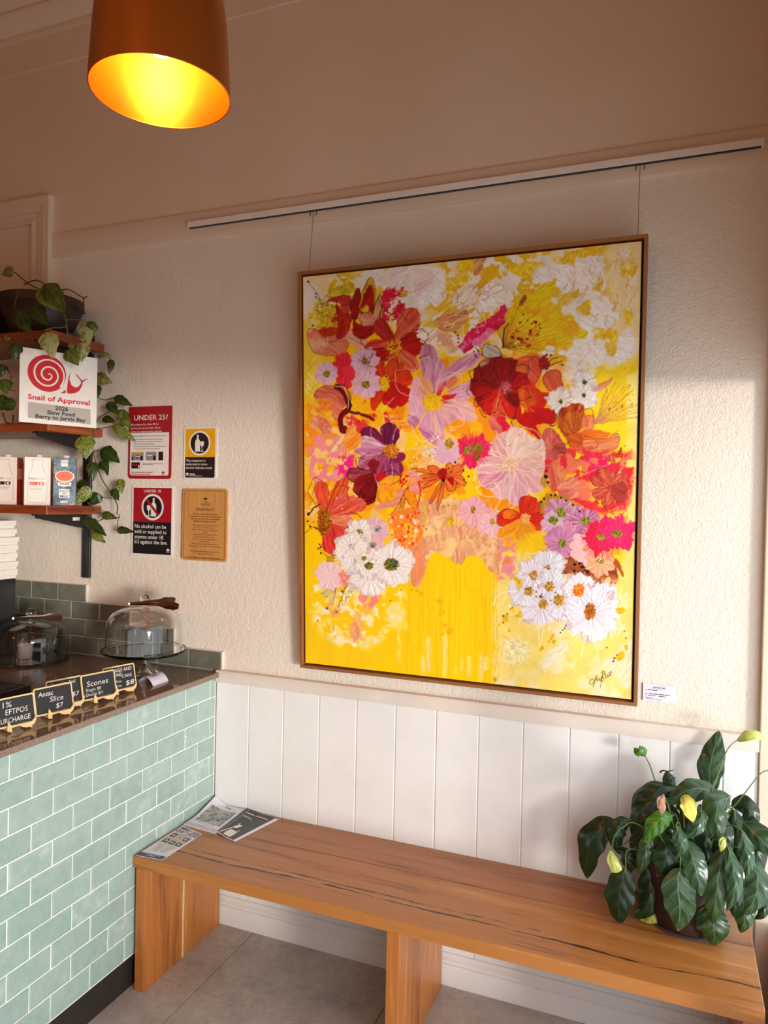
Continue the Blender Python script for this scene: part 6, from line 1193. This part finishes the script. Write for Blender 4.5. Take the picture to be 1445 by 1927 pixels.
def scape(pts, y0, y1, r=.0022):
    n = len(pts); MB().tube(spl([CROWN-EZ*.01]+[at(u, v, y0+(y1-y0)*i/(n-1)) for i, (u, v) in enumerate(pts)]), r, 6, r2=r*.7).build('flower_stem', M_STEM, pl, True)
scape([A(620, 475), A(570, 330), A(530, 250)], -.10, -.08); lily([A(532, 252), A(505, 220), A(470, 210), A(446, 186)], 85, -.08, -.085, LB, False, kind='spathe', name='spathe')
scape([A(1000, 560), A(1060, 420), A(1120, 250), A(1165, 170), A(1215, 130)], -.20, -.12); lily([A(1210, 134), A(1280, 90), A(1370, 85), A(1440, 140)], 80, -.12, -.12, SPL, False, kind='spathe', name='spathe', N=(0, -.7, .7))
scape([A(1210, 600), A(1330, 450), A(1400, 372), A(1500, 340)], -.18, -.16)
scape([A(480, 760), A(370, 775), A(300, 850), B(282, 165)], -.18, -.21); lily([B(270, 160), B(285, 230), B(315, 300), B(335, 388)], 80, -.21, -.215, SPL, False, kind='spathe', name='spathe', fold=.1)
lily([B(385, 290), B(345, 450), B(330, 600), B(350, 750)], 205, -.22, -.25, LD, fold=.08, N=(-.1, -.97, .15), stpt=(*B(420, 150), -.21))
lily([B(540, 250), B(570, 420), B(545, 580), B(435, 725)], 170, -.18, -.20, LD, wave=.06)
lily([B(625, 500), B(600, 620), B(555, 720), B(490, 812)], 120, -.17, -.20, LY, fold=.1)
lily([B(792, 290), B(775, 430), B(790, 600), B(775, 760)], 225, -.27, -.285, LL, fold=.12, wave=.04, N=(0, -.97, .12), stpt=(*B(795, 190), -.27))
lily([B(835, 80), B(880, 200), B(920, 350), B(950, 500)], 170, -.25, -.28, LL, fold=.16)
lily([B(1110, 140), B(1080, 340), B(1055, 540), B(1035, 715)], 165, -.25, -.28, LG, fold=.16)
lily([B(1140, 130), B(1185, 280), B(1200, 450), B(1140, 615)], 110, -.27, -.29, LL, wave=.08)
lily([B(1010, 560), B(1030, 680), B(1045, 780), B(1040, 882)], 215, -.24, -.255, LG, fold=.12)
lily([B(1235, 0), B(1280, 130), B(1300, 250), B(1285, 370)], 100, -.25, -.27, LL, wave=.08)
lily([B(1325, 230), B(1370, 370), B(1350, 510), B(1275, 645)], 160, -.24, -.27, LL, fold=.14)
lily([B(1250, 450), B(1265, 580), B(1270, 680), B(1240, 775)], 150, -.20, -.24, LG)
lily([B(1420, 470), B(1425, 560), B(1400, 640), B(1345, 672)], 70, -.20, -.22, LD)
lily([B(640, 40), B(690, 150), B(680, 260), B(620, 355)], 215, -.22, -.25, LD, fold=.1)
lily([B(575, -10), B(550, 110), B(520, 220), B(480, 345)], 110, -.21, -.24, LG)
lily([B(1130, 60), B(1112, 95), B(1105, 130), B(1092, 170)], 50, -.28, -.285, SPL, kind='spathe', name='spathe')
lily([A(760, 760), A(785, 850), B(800, 130), B(765, 220)], 100, -.27, -.28, LL, wave=.06)
lily([A(420, 725), A(340, 770), A(310, 860), B(335, 190)], 130, -.15, -.17, LD)
lily([B(330, 150), B(380, 190), B(410, 260), B(425, 330)], 100, -.17, -.19, LD)
for i, (x0, y0, x1, y1, ww, yy) in enumerate([(600, 600, 520, 900, 150, -.14), (700, 600, 700, 960, 170, -.17), (840, 620, 850, 1000, 180, -.18), (960, 640, 980, 1050, 160, -.19), (1040, 640, 1120, 1100, 170, -.19), (1180, 640, 1240, 1150, 160, -.17), (500, 700, 450, 1100, 140, -.15), (1290, 760, 1390, 1150, 150, -.17), (900, 560, 760, 640, 150, -.15), (880, 800, 900, 1200, 150, -.20), (1000, 900, 1000, 1330, 130, -.19), (1180, 1050, 1190, 1450, 120, -.20)]):
    lily([A(x0, y0), A(x0*.6+x1*.4+20, y0*.66+y1*.34), A(x0*.3+x1*.7+10, y0*.33+y1*.67), A(x1, y1)], ww, yy, yy-.03, LD, seed=i)

# trailing vine in a dark pot on the top shelf
po = thing('trailing_vine', 'variegated trailing vine in a dark brown bowl on the top shelf', 'potted plant', (-.785, -.165, 2.3175))
vc = Vector((-.785, -.168, 2.3175)); M_BOWL = wood('dark_bowl', h('22130b'), h('341d12'), h('452917'), 0, 1., .5)
MB().lathe([(0, 0), (.100, 0), (.108, .006), (.142, .085), (.160, .125), (.165, .128), (.165, .160), (.158, .163), (.150, .160), (.148, .135), (0, .13)], vc+EZ*.0002, 44).build('bowl', M_BOWL, po, True)
MB().lathe([(0, .150), (.08, .158), (.149, .140), (.149, .132), (0, .132)], vc, 24).build('soil', M_SOIL, po, True)
VG = leafmat('vine_green', h('35450f'), h('4f611c'), h('868f3c'), .36, h('8d9040'), rib=14); VD = leafmat('vine_dark', h('1f2f0b'), h('334615'), h('667a2c'), .36, None, rib=14); VV = leafmat('vine_variegated', h('56661f'), h('75803a'), h('b4b878'), .36, h('b9b77c'), rib=14)
M_VINE = flat('vine_stem', h('5d5b26'), .5); M_VIND = flat('vine_stem_dark', h('3a2a18'), .6)
def Cc_(x, y): return (x*.1817, 490+y*.1817)
def Dd_(x, y): return (x*.1817, 780+y*.1817)
def yv(u, off=.03): return (-.445+(u-30)*.0024-off) if u < 178 else -.065
def vine(a, b, wpx, mat, y=None, N=(.55, -.8, .1), fold=.10, bend=0., name='leaf', heart='heart', ytip=None):
    y = yv(a[0]) if y is None else y; p0, p3 = at(*a, y), at(*b, y-.01 if ytip is None else ytip); d = p3-p0; s_ = d.cross(Vector(N)).normalized()
    n_ = Vector(N).normalized(); pts = [p0, p0+d*.33+s_*bend*d.length+n_*.08*d.length, p0+d*.68+s_*bend*d.length*.8+n_*.07*d.length, p3]
    wd = wpx*.1817/FPX*(p0-CAM).length; leaf(pts, wd, N, mat, po, heart, fold, .02, int(a[0]*3+a[1]), name); return p0
SC = [((140, 110), (15, 150), 105, VG, -.20), ((455, 245), (680, 530), 185, VG, -.36), ((400, 300), (650, 535), 140, VG, -.345), ((345, 465), (495, 670), 150, VD, -.37), ((195, 520), (325, 755), 160, VD, -.38), ((470, 745), (550, 1020), 180, VV, -.375), ((880, 620), (920, 900), 150, VV, -.20), ((985, 640), (900, 800), 110, VG, -.19), ((868, 850), (842, 1055), 125, VV, -.24), ((680, 935), (812, 1092), 150, VV, -.30), ((105, 800), (-10, 825), 45, VG, -.36), ((170, 850), (128, 1040), 125, VD, -.43),
      ((1005, 985), (1165, 992), 62, VV, -.10), ((1150, 1025), (1130, 1178), 70, VD, -.08), ((960, 1195), (1165, 1270), 135, VV, -.06), ((1005, 1290), (1012, 1430), 70, VD, -.06), ((1190, 1405), (1375, 1508), 95, VD, None), ((1120, 1465), (1235, 1600), 100, VD, None), ((1235, 1540), (1355, 1745), 125, VG, None), ((1180, 1700), (1405, 1872), 120, VV, None), ((1065, 1625), (1200, 1672), 80, VD, None),
      ((50, 1080), (5, 1210), 100, VD, -.36), ((55, 1225), (70, 1385), 140, VG, -.38), ((30, 1390), (15, 1560), 110, VD, -.37), ((165, 1475), (0, 1545), 120, VD, -.40), ((840, 770), (850, 840), 60, VV, -.23), ((735, 850), (740, 930), 70, VG, -.28)]
for a, b, ww, mt, y in SC: vine(Cc_(*a), Cc_(*b), ww, mt, y, bend=rnd.uniform(-.05, .05))
SD = [((850, 218), (890, 465), 190, VG, None), ((1040, 365), (1240, 502), 150, VD, None), ((1040, 480), (1125, 595), 110, VD, None), ((955, 490), (965, 692), 115, VD, None), ((820, 690), (915, 765), 110, VD, -.06), ((940, 765), (780, 935), 125, VV, -.10), ((1020, 815), (925, 935), 130, VD, -.06), ((1240, 665), (1262, 820), 85, VG, None), ((1170, 770), (1230, 895), 85, VD, None), ((1055, 1035), (1215, 1080), 85, VG, None), ((860, 1095), (1105, 1262), 115, VD, None), ((955, 1210), (1095, 1330), 95, VG, None), ((1208, 1195), (1395, 1218), 75, VD, None), ((1105, 560), (1118, 640), 40, VD, None)]
for a, b, ww, mt, y in SD: vine(Dd_(*a), Dd_(*b), ww, mt, y, bend=rnd.uniform(-.06, .06))
def stem(pts, F_, ys, mat=M_VINE, r=.0022):
    n = len(pts); MB().tube(spl([at(*F_(*p), ys[0]+(ys[1]-ys[0])*i/(n-1) if len(ys) == 2 else ys[i]) for i, p in enumerate(pts)], 4), r, 6).build('vine_stem', mat, po, True)
stem([(420, 300), (300, 245), (150, 120)], Cc_, (-.20, -.20), M_VIND); stem([(250, 250), (370, 205), (470, 250)], Cc_, (-.28, -.36), M_VIND); stem([(560, 330), (655, 530), (690, 660), (700, 760), (720, 810), (800, 885)], Cc_, (-.33, -.28)); stem([(800, 885), (900, 920), (1000, 975), (1060, 990)], Cc_, (-.27, -.10)); stem([(690, 615), (850, 615)], Cc_, (-.31, -.20)); stem([(690, 670), (660, 692), (540, 700), (465, 722)], Cc_, (-.32, -.37)); stem([(700, 760), (745, 760), (720, 800), (700, 770)], Cc_, (-.29, -.29), r=.0014); stem([(560, 330), (700, 300), (830, 370), (865, 400), (860, 520), (890, 555)], Cc_, (-.22, -.19), M_VIND); stem([(865, 400), (900, 370)], Cc_, (-.19, -.19), M_VIND)
stem([(190, 310), (150, 480), (200, 520)], Cc_, (-.34, -.38), r=.0014); stem([(200, 700), (195, 780), (170, 850)], Cc_, (-.37, -.43), r=.0014); stem([(1130, 1000), (1150, 1030)], Cc_, (-.09, -.08)); stem([(1020, 1430), (1100, 1445), (1190, 1420)], Cc_, (-.065, -.065), M_VIND, .0018); stem([(1200, 1540), (1110, 1580), (1020, 1640), (985, 1720), (970, 1830), (965, 1900)], Cc_, (-.065, -.065), M_VINE, .003)
stem([(1000, 1745), (1100, 1730), (1180, 1710)], Cc_, (-.065, -.065), M_VIND, .0018); stem([(1060, 1640), (1150, 1680), (1200, 1700)], Cc_, (-.065, -.065), r=.0016)
stem([(970, 250), (968, 400), (1000, 520), (1050, 660), (1140, 800), (1195, 890), (1218, 960), (1210, 1030)], Dd_, (-.065, -.065), M_VINE, .0028); stem([(950, 425), (985, 380), (1035, 370)], Dd_, (-.065, -.065), M_VIND, .0018); stem([(1140, 800), (1225, 690)], Dd_, (-.065, -.065), r=.0016); stem([(1050, 855), (1165, 868)], Dd_, (-.065, -.065), M_VIND, .0016); stem([(1210, 1030), (1240, 1050), (1220, 1100), (1218, 1190)], Dd_, (-.065, -.065), r=.0018); stem([(1240, 1065), (1090, 1075), (1000, 1115)], Dd_, (-.065, -.065), M_VIND, .0018); stem([(905, 910), (990, 980), (1060, 1030)], Dd_, (-.09, -.065), r=.0018); stem([(990, 980), (850, 1105)], Dd_, (-.066, -.066), r=.0018); stem([(860, 1100), (940, 1180), (960, 1215)], Dd_, (-.066, -.066), r=.0014)
stem([(60, 1100), (110, 1180)], Cc_, (-.36, -.36), M_VIND, .0016); stem([(120, 1190), (100, 1330), (150, 1350)], Cc_, (-.37, -.37), M_VIND, .0016); stem([(30, 1580), (60, 1670), (110, 1690)], Cc_, (-.34, -.34), M_VIND, .003); stem([(140, 1600), (130, 1690)], Cc_, (-.36, -.34), M_VIND, .003)
# second pot, mostly outside the frame
p2 = thing('plant_pot', 'dark brown pot cut off by the left edge beside the vine bowl', 'pot', (-1.10, -.17, 2.3175))
MB().lathe([(0, 0), (.07, 0), (.095, .15), (.110, .19), (.104, .19), (.09, .15), (0, .15)], Vector((-1.075, -.17, 2.3176)), 32).build('pot', M_BOWL, p2, True)
